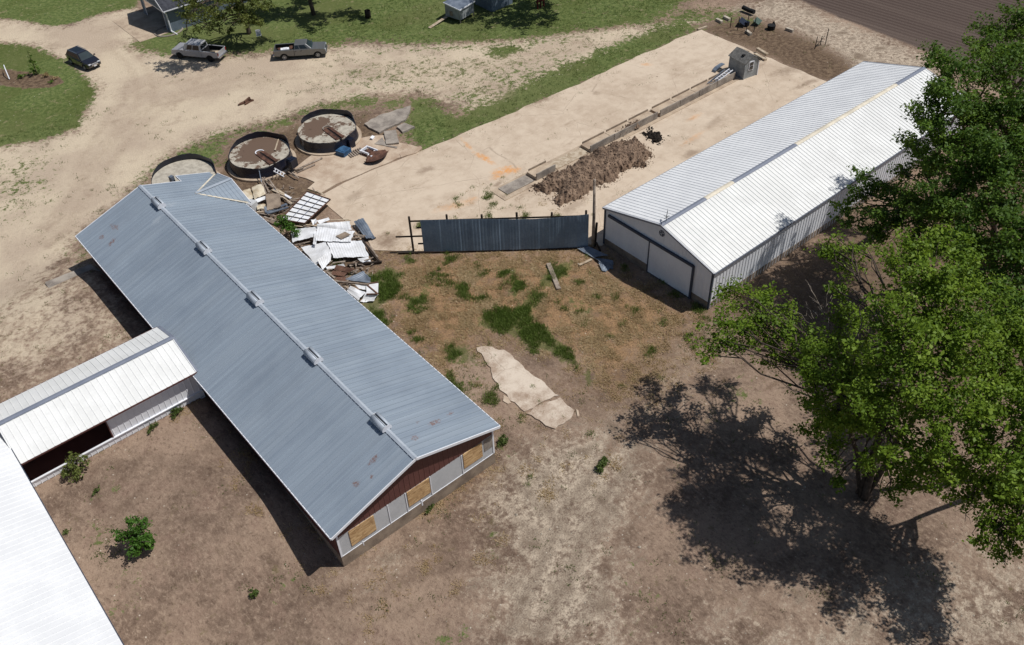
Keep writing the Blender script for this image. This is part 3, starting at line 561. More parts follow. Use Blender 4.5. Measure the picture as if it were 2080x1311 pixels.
# cross gable at the far end of the right slope
V0 = Vector((20.39, 68.04, roofz(20.39) + .02)); RE = Vector((23.75, 68.04, 4.81)); NE = Vector((23.55, 64.95, BE + .03)); FE = Vector((23.55, 71.2, BE + .03))
for a, tp in ((NE, -1), (FE, 1)):
    m = MB(); n = 16
    # ribs run down this little roof from its ridge to the eave
    e = Vector((RE.x, a.y, a.z)); nrm = (RE - V0).cross(e - V0).normalized()
    if nrm.z < 0: nrm = -nrm
    vs = []; fs = []; prof = []; t = 0
    while t < .97: prof += [(t, 0), (t + .008, .02), (t + .02, .02), (t + .028, 0)]; t += .1
    prof.append((1, 0))
    for t, h in prof:
        p = V0.lerp(RE, t) + nrm * h; q = V0.lerp(e, t) + nrm * h; vs += [p, q]
    for i in range(len(prof) - 1): fs.append((2 * i, 2 * i + 2, 2 * i + 3, 2 * i + 1))
    m.add(vs, fs); m.build('dormer_roof', M['galv_roof'], barn, solid=.02)
m = MB(); m.bar(V0 + Vector((0, 0, .02)), NE + Vector((0, 0, .03)), .16, .03); m.bar(V0 + Vector((0, 0, .02)), FE + Vector((0, 0, .03)), .16, .03); m.build('valley_flashing', M['cream_trim'], barn)
m = MB(); m.bar(V0 + Vector((0, 0, .04)), RE + Vector((0, 0, .04)), .32, .04); m.build('dormer_ridge_cap', M['galv_pale'], barn)
m = MB(); m.bar(RE + Vector((.03, 0, -.05)), Vector((RE.x + .03, NE.y, NE.z - .05)), .05, .18); m.bar(RE + Vector((.03, 0, -.05)), Vector((RE.x + .03, FE.y, FE.z - .05)), .05, .18); m.build('dormer_fascia', M['white_trim'], barn)
MB().add([(23.4, NE.y + .15, 0), (23.4, FE.y - .15, 0), (23.4, FE.y - .15, BE), (23.4, 68.04, 4.7), (23.4, NE.y + .15, BE)], [(0, 1, 2, 3, 4)]).quad((23.4, NE.y + .15, 0), (23.4, NE.y + .15, BE), (20.5, NE.y + .15, BE), (20.5, NE.y + .15, 0)).build('dormer_wall', M['grey_siding'], barn)
# ridge ventilators
for yc in (66.85, 58.55, 50.35, 42.3, 34.3):
    vt = MB()
    vt.side([(BXR - .25, roofz(BXR - .25) + .01), (BXR - .25, BR + .16), (BXR + .25, BR + .16), (BXR + .25, roofz(BXR + .25) + .01)], yc - .62, yc + .62)
    o = vt.build('roof_vent', M['dark_inside'], barn)
    for s in (-1, 1):
        h = MB(); arc = [(BXR + s * (.15 + .20 * math.cos(a)), BR + .16 + .28 * math.sin(a)) for a in np.linspace(-.3, 1.9, 9)]
        vs = []; fs = []
        for k, (x, z) in enumerate(arc): vs += [(x, yc - .68, z), (x, yc + .68, z)]
        for k in range(len(arc) - 1): fs.append((2 * k, 2 * k + 1, 2 * k + 3, 2 * k + 2))
        h.add(vs, fs); h.build('hood', M['galv_pale'], o, smooth=True, solid=.025)
    m = MB(); m.tube([(BXR, yc - .66, BR + .34), (BXR, yc + .66, BR + .34)], .04, 8); m.build('rail', M['galv_pale'], o, smooth=True)
    for e in (-1, 1):
        m = MB(); m.add([(BXR + .36 * math.cos(a), yc + e * .69, BR + .14 + .31 * math.sin(a)) for a in np.linspace(-.35, math.pi + .35, 14)], [tuple(range(14))])
        m.build('end_plate', M['white_trim'], o, solid=.02)

# ------------------------------------------------------------------ the white shed on the right
SX0, SX1, SY0, SY1, SE, SR, SYR = 45.42, 83.54, 31.36, 43.43, 3.89, 5.50, 37.0
shed = thing('shed', 'long white metal shed with navy trim, sliding door and patched grey and cream ridge', 'shed', (SX0, SYR, 0))
for s, ye in ((-1, SY0), (1, SY1)):
    v = Vector((0, ye - SYR, SE - SR)); L = v.length; v.normalize()
    nrm = Vector((0, -v.z, v.y)) if v.y > 0 else Vector((0, v.z, -v.y))
    MB().ribbed((SX0, SYR, SR), (1, 0, 0), SX1 - SX0, v, lambda t: (0, L), nrm, .42, .025, .036, slope=.015).build('roof', M['white_roof'] if s > 0 else M['cream_roof'], shed, solid=.02)
def sz(y): return SR - abs(y - SYR) * (SR - SE) / (SY1 - SYR if y > SYR else SYR - SY0)
for x0, x1, mt in ((SX0 - .05, 50.7, 'grey_trim'), (50.7, 54.2, 'cream_trim'), (54.2, 62.8, 'grey_trim'), (62.8, 78.6, 'cream_trim'), (78.6, SX1 + .05, 'grey_trim')):
    m = MB()
    for s in (-1, 1):
        y = SYR + s * .22; m.add([(x0, SYR, SR + .08), (x1, SYR, SR + .08), (x1, y, sz(y) + .06), (x0, y, sz(y) + .06)], [(0, 1, 2, 3)])
    m.build('ridge_cap', M[mt], shed)
m = MB()
for x in (SX0 - .03, SX1 + .03):
    for ye in (SY0, SY1): m.bar((x, SYR, SR - .06), (x, ye, SE - .06), .06, .19)
for ye in (SY0 - .02, SY1 + .02): m.bar((SX0, ye, SE - .07), (SX1, ye, SE - .07), .05, .13)
m.build('fascia', M['grey_trim'], shed)
m = MB()
for s in (-1, 1):
    ye = SY0 if s < 0 else SY1; m.bar((SX0 - .07, SYR, SR + .02), (SX0 - .07, ye, SE + .02), .03, .05)
m.build('rake_edge', M['white_trim'], shed)
ax0, ax1, ay0, ay1 = SX0 + .16, SX1 - .15, SY0 + .19, SY1 - .15
MB().box(((ax0 + ax1) / 2, (ay0 + ay1) / 2, .33), (ax1 - ax0 + .05, ay1 - ay0 + .05, .72)).build('foundation', M['old_concrete'], shed)
MB().ribbed((ax0, ay0, 0.1), (1, 0, 0), ax1 - ax0, (0, 0, 1), lambda t: (0, 3.75), (0, -1, 0), .40, .035, .04).build('side_wall', M['white_siding'], shed, solid=.02)
MB().ribbed((ax1, ay1, 0.1), (-1, 0, 0), ax1 - ax0, (0, 0, 1), lambda t: (0, 3.75), (0, 1, 0), .29, .03, .03).build('side_wall', M['white_siding'], shed, solid=.02)
MB().ribbed((ax0, ay1, 0), (0, -1, 0), ay1 - ay0, (0, 0, 1), lambda t: (.69, sz(ay1 - t) - .05), (-1, 0, 0), .40, .03, .02).build('gable', M['white_siding'], shed, solid=.02)
MB().ribbed((ax1, ay0, 0), (0, 1, 0), ay1 - ay0, (0, 0, 1), lambda t: (.05, sz(ay0 + t) - .05), (1, 0, 0), .29, .03, .018).build('gable', M['white_siding'], shed, solid=.02)
for y in (ay0 + .02, ay1 - .02): MB().box((ax0 - .03, y, 1.95), (.09, .16, 3.7)).build('corner_trim', M['navy_trim'], shed)
# sliding door, its track and frame (the door sits in the right half of the gable)
yd0, yd1 = 33.55, 38.05
door = MB().ribbed((ax0 - .08, yd1, 0), (0, -1, 0), yd1 - yd0, (0, 0, 1), lambda t: (.06, 3.28), (-1, 0, 0), .36, .03, .018).build('sliding_door', M['white_siding'], shed, solid=.03)
m = MB(); m.box((ax0 - .10, yd0 - .12, 1.70), (.08, .2, 3.4)); m.box((ax0 - .09, yd1 + .05, 1.66), (.06, .09, 3.3)); m.box((ax0 - .09, (yd0 + yd1) / 2, .06), (.05, yd1 - yd0, .06)); m.build('frame', M['navy_trim'], door)
MB().box((ax0 - .13, (yd0 + 42.65) / 2, 3.36), (.16, 42.65 - yd0 + .25, .20)).build('door_track', M['navy_trim'], shed)
m = MB(); c = Vector((ax0 - .05, SYR - .05, 4.62))
ring = [c + Vector((0, .26 * math.cos(a), .26 * math.sin(a))) for a in np.linspace(0, 2 * math.pi, 17)]
m.tube(ring, .025, 6, False)
for a in (.2, 1.3, 2.2, 3.4, 4.3, 5.4): m.bar(c + Vector((0, .07 * math.cos(a), .07 * math.sin(a))), c + Vector((0, .25 * math.cos(a), .25 * math.sin(a))), .05, .04)
m.build('gable_ornament', M['navy_trim'], shed)
wv_ = thing('weather_vane', 'small dark weather vane standing on the front end of the white shed ridge', 'weather vane', (46.0, SYR, SR + .05))
m = MB(); m.tube([(46, SYR, SR), (46, SYR, SR + .8)], .02, 6); m.bar((45.7, SYR, SR + .45), (46.3, SYR, SR + .45), .025); m.bar((46, SYR - .3, SR + .45), (46, SYR + .3, SR + .45), .025); m.build('mast', M['black'], wv_)
m = MB(); m.bar((45.65, SYR - .25, SR + .72), (46.35, SYR + .25, SR + .72), .03); m.add([(46.2, SYR + .14, SR + .62), (46.5, SYR + .36, SR + .62), (46.5, SYR + .36, SR + .84), (46.2, SYR + .14, SR + .82)], [(0, 1, 2, 3)]); m.build('arrow', M['black'], wv_, solid=.015)

# ------------------------------------------------------------------ covered walkway and the big white roof
GW = 1.3
walk = thing('covered_walkway', 'narrow cream-roofed walkway building joining the big white roof to the long barn', 'building', (4.7, 51.8, GW))
WX0, WX1, WY0, WY1, WE, WR = -1.42, 10.78, 48.64, 55.02, 4.0, 5.1
WYR = (WY0 + WY1) / 2
for ye in (WY0, WY1):
    v = Vector((0, ye - WYR, WE - WR)); L = v.length; v.normalize(); nrm = Vector((0, -v.z, v.y)) if v.y > 0 else Vector((0, v.z, -v.y))
    MB().ribbed((WX0 - 2.6 if ye == WY1 else WX0, WYR, WR), (1, 0, 0), WX1 - WX0 + (2.6 if ye == WY1 else 0), v, lambda t: (0, L), nrm, .43, .025, .03, slope=.015).build('roof', M['cream_roof'], walk, solid=.02)
m = MB()
for s in (-1, 1):
    y = WYR + s * .21; m.add([(WX0 - 2.6, WYR, WR + .07), (WX1, WYR, WR + .07), (WX1, y, WR + .02), (WX0 - 2.6, y, WR + .02)], [(0, 1, 2, 3)])
m.build('ridge_cap', M['grey_trim'], walk)
m = MB()
for ye in (WY0, WY1): m.bar((WX1 + .04, WYR, WR + .01), (WX1 + .04, ye, WE + .01), .22, .06)
m.build('rake_trim', M['grey_trim'], walk)
for y_ in (WY0 - .02, WY1 + .02): m = MB(); m.bar((WX0, y_, WE - .05), (WX1, y_, WE - .05), .04, .11); m.build('eave_trim', M['maroon'], walk)
yw = 49.02
MB().ribbed((WX0, yw, GW), (1, 0, 0), WX1 - WX0 + .05, (0, 0, 1), lambda t: (-.15, .55), (0, -1, 0), .42, .03, .03).build('knee_wall', M['white_siding'], walk, solid=.02)
MB().ribbed((4.2, yw + .03, GW), (1, 0, 0), WX1 - 4.2, (0, 0, 1), lambda t: (.5, 2.72), (0, -1, 0), .42, .03, .03).build('side_wall', M['white_siding'], walk, solid=.02)
m = MB(); m.box(((WX0 + WX1) / 2, yw - .02, GW + .57), (WX1 - WX0, .14, .06)); m.box(((WX0 + WX1) / 2, yw - .03, GW - .06), (WX1 - WX0, .06, .06)); m.build('sill', M['white_trim'], walk)
m = MB(); m.box((4.2, yw + .03, GW + 1.6), (.08, .1, 2.05)); m.build('opening_trim', M['maroon'], walk)
m = MB(); m.quad((WX0, 54.6, GW - .2), (WX1, 54.6, GW - .2), (WX1, 54.6, WE), (WX0, 54.6, WE)); m.quad((WX0, yw, GW + .03), (WX1, yw, GW + .03), (WX1, 54.6, GW + .03), (WX0, 54.6, GW + .03)); m.build('inner_wall', M['maroon'], walk, solid=.05)

white = thing('barn', 'big white-roofed farm building filling the bottom left corner of the yard', 'barn', (-8, 40, GW))
v = Vector((-10.5, 0, 2.6)); L = v.length; v.normalize()
HX, HZ = -1.375, 4.45
MB().ribbed((HX, 8, HZ), (0, 1, 0), 56, v, lambda t: (0, L), (-v.z * -1, 0, -v.x), .42, .03, .018).build('roof', M['white_roof'], white, solid=.02)
MB().ribbed((HX - 21, 64, HZ), (0, -1, 0), 56, Vector((-v.x, 0, v.z)), lambda t: (0, L), (v.x * -1 * -.24, 0, .97), .30, .025, .008).build('roof', M['white_roof'], white, solid=.02)
m = MB(); m.bar((HX + .03, 8, HZ - .06), (HX + .03, 64, HZ - .06), .05, .12); m.build('eave_trim', M['navy_trim'], white)
m = MB(); m.box((HX - 10.5, 36, 2.2), (20.2, 55, 4.2)); m.build('wall', M['white_siding'], white)

# ------------------------------------------------------------------ windbreak fence, posts and pole
F0 = Vector((32.62, 53.72, 0)); F1 = Vector((44.2, 43.85, 0)); fd = (F1 - F0).normalized(); fn = Vector((fd.y, -fd.x, 0))   # fn looks at the camera
if fn.y > 0: fn = -fn
fence = thing('windbreak_fence', 'tall dark corrugated steel windbreak fence between the debris pile and the white shed', 'fence', F0.lerp(F1, .5))
FL = (F1 - F0).length
m = MB(); vs = []; fs = []; nu = 170; nv = 6
for i in range(nu + 1):
    for j in range(nv + 1):
        t = i / nu; w = j / nv
        sag = .10 * math.sin(math.pi * t) + .05 * math.sin(9 * t + 1) * w
        corr = .005 * math.sin(i * 2 * math.pi / 3.4) + .02 * (1 if (i // 10) % 2 else 0)
        top = 3.5 + .05 * math.sin(7 * t) - .14 * math.sin(math.pi * t)
        p = F0 + fd * (.95 + t * (FL - .95)) + fn * (sag + corr + .10 - .10 * w) + Vector((0, 0, .12 + w * (top - .12)))
        vs.append(p)
for i in range(nu):
    for j in range(nv): a = i * (nv + 1) + j; fs.append((a, a + nv + 1, a + nv + 2, a + 1))
m.add(vs, fs); m.build('steel_cladding', M['galv_dark'], fence, solid=.01)
for k, t in enumerate((.0, .21, .405, .60, .795, .985)):
    p = F0 + fd * (t * FL) - fn * .16
    MB().tube([p + Vector((0, 0, -.2)), p + Vector((0, 0, 3.72 + .1 * (k % 2)))], .095, 8).build('post', M['wood_dark'], fence)
for z, a in ((3.35, .1), (2.65, .55), (1.75, -1.35), (.95, .5)):
    m = MB(); m.bar(F0 + fd * a - fn * .02 + Vector((0, 0, z)), F0 + fd * (FL) - fn * .06 + Vector((0, 0, z)), .06, .14); m.build('rail', M['wood_dark'], fence)
m = MB(); m.bar(F0 - fd * 1.3 + fn * .15 + Vector((0, 0, .1)), F1 + fn * .15 + Vector((0, 0, .1)), .14, .18); m.build('base_beam', M['wood_dark'], fence)
p = at(1204, 505); tag(MB().tube([p + Vector((0, 0, -.3)), p + Vector((.02, .0, 3.5)), p + Vector((-.06, 0, 7.1))], [.15, .13, .10], 10).build('pole', M['wood_grey'], smooth=True), 'tall bare wooden pole standing at the right end of the dark steel fence', 'pole')
p = at(1208, 500); tag(MB().tube([p + Vector((0, 0, -.3)), p + Vector((.05, -.1, 2.5))], [.11, .10], 8).build('post', M['wood_dark'], smooth=True), 'short dark wooden post between the tall pole and the white shed corner', 'post')
p = at(1219, 512); tag(MB().tube([p + Vector((0, 0, .1)), p + Vector((-.35, .15, 1.1))], [.10, .09], 8).build('post', M['wood_dark'], smooth=True), 'stubby leaning post stump at the foot of the tall pole', 'post')

# ------------------------------------------------------------------ concrete feed bunk, dirt piles
apron = MB().box((60.6, 55.25, .04), (34.2, 2.2, .14)).build('concrete_slab', M['pale_concrete']); tag(apron, 'long narrow concrete apron running under the row of feed bunks', 'concrete slab')
tag(MB().box((45.9, 55.35, .14), (3.3, 1.35, .10), -.01).build('concrete_slab', M['grey_concrete']), 'pale grey loose slab lying on the near end of the bunk apron', 'concrete slab')
tag(MB().box((52.7, 55.3, .14), (4.3, 1.3, .08)).build('concrete_slab', M['wood_pale']), 'pale slatted slab in the gap between the single bunk and the long bunk row', 'concrete slab')
def bunk(x0, x1, label, seed):
    r = random.Random(seed)
    t = thing('feed_bunk', label, 'feed trough', ((x0 + x1) / 2, 55.3, .12), 0, 'concrete feed bunks in a row')
    MB().box(((x0 + x1) / 2, 55.3, .29), (x1 - x0, 1.35, .34)).build('floor', M['pale_concrete'], t, bevel=.02)
    MB().box(((x0 + x1) / 2, 54.62, .47 + r.uniform(0, .06)), (x1 - x0 - .03, .09, .76)).build('front_wall', M['grey_concrete'], t, bevel=.02)
    if seed != 4: MB().box(((x0 + x1) / 2 + .1, 55.98, .44), (x1 - x0 - .25, .08, .44)).build('back_wall', M['old_concrete'], t, bevel=.02)
bunk(47.8, 50.3, 'single concrete feed bunk standing apart near the orange stain', 1)
xs_ = [54.95, 58.3, 61.6, 64.75]
for i in range(3): bunk(xs_[i] + .02, xs_[i + 1] - .02, ['first bunk of the long row, its floor open beside the dirt pile', 'second bunk of the long row, with clods of dirt lying in it', 'third bunk of the long row, just before the dark gap'][i], 2 + i * 5)
xs_ = [65.1, 68.2, 71.3, 74.2, 77.3]
for i in range(4): bunk(xs_[i] + .02, xs_[i + 1] - .02, ['bunk just beyond the dark gap in the long row', 'bunk in the middle of the far part of the row', 'bunk next to the one holding the ladder frames', 'last bunk of the row, piled with ladder frames by the small shed'][i], 20 + i)
def ladder(a, b, w, n, name, label, mat='galv'):
    a = Vector(a); b = Vector(b); d = (b - a).normalized(); s = Vector((-d.y, d.x, 0)).normalized() * w / 2
    t = thing(name, label, 'ladder', a.lerp(b, .5))
    for k in (-1, 1): m = MB(); m.bar(a + s * k, b + s * k, .07, .09); m.build('side_rail', M[mat], t)
    for i in range(n):
        q = a.lerp(b, (i + .5) / n); m = MB(); m.bar(q - s, q + s, .05); m.build('rung', M[mat], t)
ladder((73.6, 55.15, .55), (77.0, 55.6, .85), .55, 9, 'ladder', 'grey metal ladder frame lying in the last feed bunk')
ladder((74.6, 55.0, .75), (77.2, 55.2, 1.0), .45, 6, 'ladder', 'shorter pale ladder frame lying across the top of the long one', 'white_trim')
p = at(1452, 152); tag(MB().side([(-.8, 0), (-.7, .3), (-.35, .5), (.5, .6), (.9, .55), (.5, .54), (-.3, .44), (-.62, .26), (-.74, 0)], -.25, .25).build('curved_sheet', M['galv']), 'curved grey metal sheet leaning on the back of the last feed bunk', 'metal sheet').location = p + Vector((1.0, .4, 0))

def mound(name, label, cat, outline, hgt, mat, step=.16, seed=1, clods=200, ridge=1.0, cs=(.06, .2)):
    r = np.random.default_rng(seed); poly = np.array(outline); lo = poly.min(0) - .3; hi = poly.max(0) + .3
    nx = int((hi[0] - lo[0]) / step); ny = int((hi[1] - lo[1]) / step)
    X, Y = np.meshgrid(np.linspace(lo[0], hi[0], nx), np.linspace(lo[1], hi[1], ny), indexing='ij'); P = np.stack([X.ravel(), Y.ravel()], 1)
    d = sdist(P, poly)
    def wav(k, n=26):
        z = np.zeros(len(P))
        for _ in range(n):
            w = r.normal(size=2) * k; z += np.sin(P @ w + r.uniform(0, 6.28))
        return z / math.sqrt(n)
    d = d + .25 * wav(3) + .1 * wav(8)
    z = hgt * np.tanh(np.clip(d, 0, None) / ridge) * (1 + .16 * wav(2.2)) + np.where(d > 0, .07 * np.abs(wav(5)) + .035 * wav(9) + .018 * r.normal(size=len(P)), -.12) + .03
    m = MB(); Z = z.reshape(nx, ny); D = d.reshape(nx, ny)
    idx = {}
    for i in range(nx - 1):
        for j in range(ny - 1):
            if max(D[i, j], D[i + 1, j], D[i, j + 1], D[i + 1, j + 1]) > -.05:
                q = []
                for a, b in ((i, j), (i + 1, j), (i + 1, j + 1), (i, j + 1)):
                    if (a, b) not in idx: idx[a, b] = len(m.v); m.v.append((X[a, b], Y[a, b], Z[a, b]))
                    q.append(idx[a, b])
                m.f.append(tuple(q))
    ok = np.where(d > -.5)[0]
    for k in r.choice(ok, clods):
        s = r.uniform(*cs) * (.6 if d[k] < 0 else 1); c = Vector((P[k, 0], P[k, 1], max(z[k], .06) + s * .2))
        vs = [c + Vector(q) * s * r.uniform(.7, 1.2) for q in ((1, 0, 0), (-1, .1, 0), (0, 1, 0), (.1, -1, 0), (0, 0, .8), (0, .1, -.8))]
        m.add(vs, [(0, 2, 4), (2, 1, 4), (1, 3, 4), (3, 0, 4), (2, 0, 5), (1, 2, 5), (3, 1, 5), (0, 3, 5)])
    return tag(m.build(name, M[mat]), label, cat)
pile = [tuple(at(*q)[:2]) for q in ((1082, 388), (1120, 360), (1175, 330), (1210, 310), (1245, 296), (1290, 287), (1312, 305), (1322, 318), (1308, 338), (1275, 345), (1250, 365), (1205, 385), (1180, 405), (1135, 418), (1118, 408), (1140, 392), (1112, 398))]
mound('dirt_pile', 'long heap of brown clods and dug earth spilled along the feed bunks', 'dirt pile', pile, .95, 'soil', .12, 3, 2200, .9, (.04, .13))
mound('dirt_pile', 'small black heap of compost on the concrete right of the bunks', 'dirt pile', [tuple(at(*q)[:2]) for q in ((1304, 272), (1318, 266), (1338, 272), (1346, 288), (1336, 294), (1318, 284))], .45, 'soil_black', .1, 5, 90, .4)
m0 = mound('soil_clods', 'dark clods of dirt lying inside the second feed bunk', 'dirt pile', [(59.5, 54.75), (62.5, 54.7), (62.4, 55.3), (60.4, 55.2)], .18, 'soil', .1, 8, 60, .3); m0.location.z = .44

# ------------------------------------------------------------------ round tank bases
def tank_base(cx, cy, label, conc, seed, front=(0.0, 6.3), chute=None, dirt=True):
    r = random.Random(seed); RR = 2.95
    t = thing('round_tank_base', label, 'tank base', (cx, cy, 0))
    MB().tube([(cx, cy, -.1), (cx, cy, .22)], RR + .48, 40).build('footing', M['pale_concrete'], t)
    n = NT('tank_floor'); nz = n.noise(.55, 5, .7)
    col = n.mix(n.ramp(n.noise(2.2, 5, .7), .35, .65), srgb(172, 164, 150, .8), srgb(202, 194, 178, .8))
    if dirt:
        sp_ = n.spot((cx - .7, cy + .9), 2.6, 1.9, .5, 1.0) if seed == 1 else n.spot((cx + .25, cy + .5), 3.3, 2.6, .5, .8)
        col = n.mix(n.ramp(n.math('ADD', n.math('MULTIPLY', n.math('SUBTRACT', n.noise(.9, 6, .75), .5), 2.6), sp_), .06, .20), col, srgb(112, 92, 78, .8))
        col = n.mix(n.math('MULTIPLY', n.ramp(n.noise(1.4, 5, .7), .60, .68), .8), col, srgb(98, 80, 68, .75))
    fm = n.out(col, .95, 0, n.noise(8, 4, .7), .4, .03)
    fl = MB().tube([(cx, cy, .2), (cx, cy, 1.28)], RR, 48); fl.build('floor', fm, t)
    n_ = 64; vs = []; fs = []; m = MB()
    for i in range(n_ + 1):
        a = front[0] + (front[1] - front[0]) * i / n_
        back = max(0, math.sin(a - .30) * .7 + math.cos(a - .3) * .7)     # the far rim still stands above the floor
        back = max(0, math.cos(a - R(52)))
        top = 1.26 + .08 * math.sin(5 * a + seed) + .60 * min(1, back * 1.7) + r.uniform(-.03, .03)
        ro = RR + .05 + .07 * math.sin(7 * a + seed) * .5
        vs += [(cx + (ro + .12) * math.cos(a), cy + (ro + .12) * math.sin(a), .2), (cx + (ro + .02) * math.cos(a), cy + (ro + .02) * math.sin(a), .7), (cx + ro * math.cos(a), cy + ro * math.sin(a), top)]
    for i in range(n_):
        for k in range(2): fs.append((3 * i + k, 3 * i + 3 + k, 3 * i + 4 + k, 3 * i + 1 + k))
    m.add(vs, fs); m.build('steel_ring', M['navy_steel'], t, solid=.05, smooth=False)
    if chute is not None:
        d = Vector((math.cos(chute), math.sin(chute), 0)); s = Vector((-d.y, d.x, 0)); o = Vector((cx, cy, 1.29)) + d * .1
        ch = MB()
        ch.bar(o + s * .26, o + s * .26 + d * 2.7 + Vector((0, 0, .12)), .32, .14); ch.build('rusty_chute', M['rust'], t)
        ch2 = MB(); ch2.bar(o - s * .30 + Vector((0, 0, .02)), o - s * .30 + d * 2.7 + Vector((0, 0, .05)), .42, .10); ch2.build('rusty_chute', M['rust'], t)
        ch3 = MB(); ch3.bar(o - s * .02 + Vector((0, 0, .03)), o - s * .02 + d * 3.0 + Vector((0, 0, .04)), .20, .06); ch3.build('slot', M['dark_inside'], t)
        h = MB(); arc = [o - d * .05 + Vector((math.cos(chute + q) * .42, math.sin(chute + q) * .42, .04)) for q in np.linspace(1.3, 5.0, 12)]; h.tube(arc, .06, 6); h.build('collar', M['white_trim'] if seed == 2 else M['grey_concrete'], t)
    return t
tank_base(37.45, 75.3, 'farthest round tank base from the barn, pale floor with dark rim and rusty chute', 'pale', 1, (R(-175), R(118)), R(-92))
tank_base(30.05, 75.95, 'middle round tank base, muddy floor inside a dark navy steel rim with rusty chute', 'mud', 2, (R(-180), R(180)), R(-88))
tank_base(22.55, 77.3, 'round tank base half hidden behind the far end of the barn roof, clean pale floor', 'clean', 3, (R(-30), R(200)), None, False)
def junk(name, label, cat, build, mat): m = MB(); build(m); return tag(m.build(name, M[mat], bevel=.0), label, cat)
p = at(699, 314); junk('steel_bin', 'small square blue painted metal bin by the farthest tank base', 'bin', lambda m: m.box((p.x, p.y, .35), (1.15, 1.1, .5), .3).box((p.x, p.y, .615), (.8, .7, .05), .3), 'blue_box')
p = at(714, 300); junk('steel_bin', 'dark navy metal box beside the blue bin at the tank rim', 'bin', lambda m: m.box((p.x, p.y, .5), (.7, .6, .9), .1).box((p.x, p.y, 1.0), (.6, .5, .1), .1), 'navy_steel')
p = at(723, 313); t = thing('slatted_grate', 'weathered slatted grate lying on the broken yard beside the blue bin', 'grate', p, -.1)
for i in range(7): MB().box((-.75 + i * .25, 0, .18), (.11, 1.1, .06)).build('slat', M['wood_grey'], t, local=True)
for y in (-.45, .45): MB().box((0, y, .12), (1.7, .1, .06)).build('cross_bar', M['wood_grey'], t, local=True)
p = at(754, 316); t = thing('appliance_frame', 'open white appliance casing lying on its back on the broken yard', 'appliance', p, .25)
MB().box((0, -.35, .25), (1.2, .5, .3)).build('lid', M['white_trim'], t, local=True)
MB().box((0, .45, .2), (1.15, .6, .2)).build('rusty_tray', M['rust'], t, local=True)
MB().box((-.45, .45, .42), (.12, 1.1, .2)).build('side_panel', M['white_trim'], t, local=True); MB().box((.55, .3, .42), (.1, 1.5, .2)).build('side_panel', M['white_trim'], t, local=True); MB().box((0, .95, .4), (1.1, .12, .25)).build('back_panel', M['white_trim'], t, local=True)
a, b, c_ = at(743, 330), at(765, 332), at(787, 314)
m = MB(); vs = []; fs = []; N_ = 14
for i in range(N_ + 1):
    t_ = i / N_; q = (a * (1 - t_) ** 2 + b * 2 * t_ * (1 - t_) + c_ * t_ ** 2); dd = ((b - a) * (1 - t_) + (c_ - b) * t_).normalized(); s = Vector((-dd.y, dd.x, 0)); w = .75 * math.sin(math.pi * (t_ * .85 + .12)) + .12
    for k in range(7):
        u = -1 + k / 3; vs.append(q + s * u * w + Vector((0, 0, .12 + .40 * u * u * (w + .2) + .25 * t_)))
for i in range(N_):
    for k in range(6): o = i * 7 + k; fs.append((o, o + 7, o + 8, o + 1))
tag(m.add(vs, fs).build('rusty_trough', M['rust'], solid=.04, smooth=True), 'rusted curved trough tipped on the broken concrete yard', 'trough')
p = at(757, 284); tag(MB().box((p.x, p.y, .25), (.5, .3, .12), .5, .3).box((p.x, p.y, .1), (.4, .25, .15), .5).build('white_scrap', M['white_trim']), 'small white scrap lying in mud beside the grey slabs', 'scrap')
for a, b, l in (((601, 349), (655, 325), 'longer of two grey pipes lying from the middle tank towards the broken yard'), ((604, 354), (640, 338), 'shorter grey pipe lying beside the long one on the mud')):
    tag(MB().tube([at(*a) + Vector((0, 0, .16)), at(*b) + Vector((0, 0, .2))], .09, 8).build('pipe', M['wood_grey'], smooth=True), l, 'pipe')
ladder(at(556, 345, 1.0), at(578, 357, .3), .5, 4, 'ladder', 'broken white metal ladder hanging over the front rim of the middle tank', 'white_trim')
a, b = at(559, 307, 1.3), at(566, 285, 1.3); tag(MB().bar(a + Vector((0, 0, .08)), b + Vector((0, 0, .08)), .13, .08).build('board', M['wood_pale']), 'pale board lying on the muddy floor of the middle tank', 'board')
p = at(592, 330, 1.0); tag(MB().box((p.x, p.y - .1, 1.0), (.9, .7, .9), .3).box((p.x - .2, p.y - .1, 1.5), (.4, .5, .1), .3).build('steel_bin', M['navy_steel'], bevel=.03), 'navy steel box hung on the rim of the middle tank by the ladder', 'bin')
p0, p1 = at(525, 340, 1.2), at(533, 380, .2); tag(MB().tube([p0, p1, at(545, 372, .15)], .05, 6).build('pipe', M['galv']), 'thin bent grey pipe leaning against the front of the middle tank', 'pipe')
t = thing('lumber_pile', 'rotting brown lumber scraps lying alone on the gravel drive', 'lumber', at(500, 210), .2)
for k, (y, l, h) in enumerate(((0, 1.8, .10), (.22, 1.4, .10), (-.2, 1.1, .10), (.1, 1.0, .28))): MB().box((.1 * k, y, h), (l, .18, .16), .2 * k - .3).build('board', M['brown_sheet'], t, local=True)

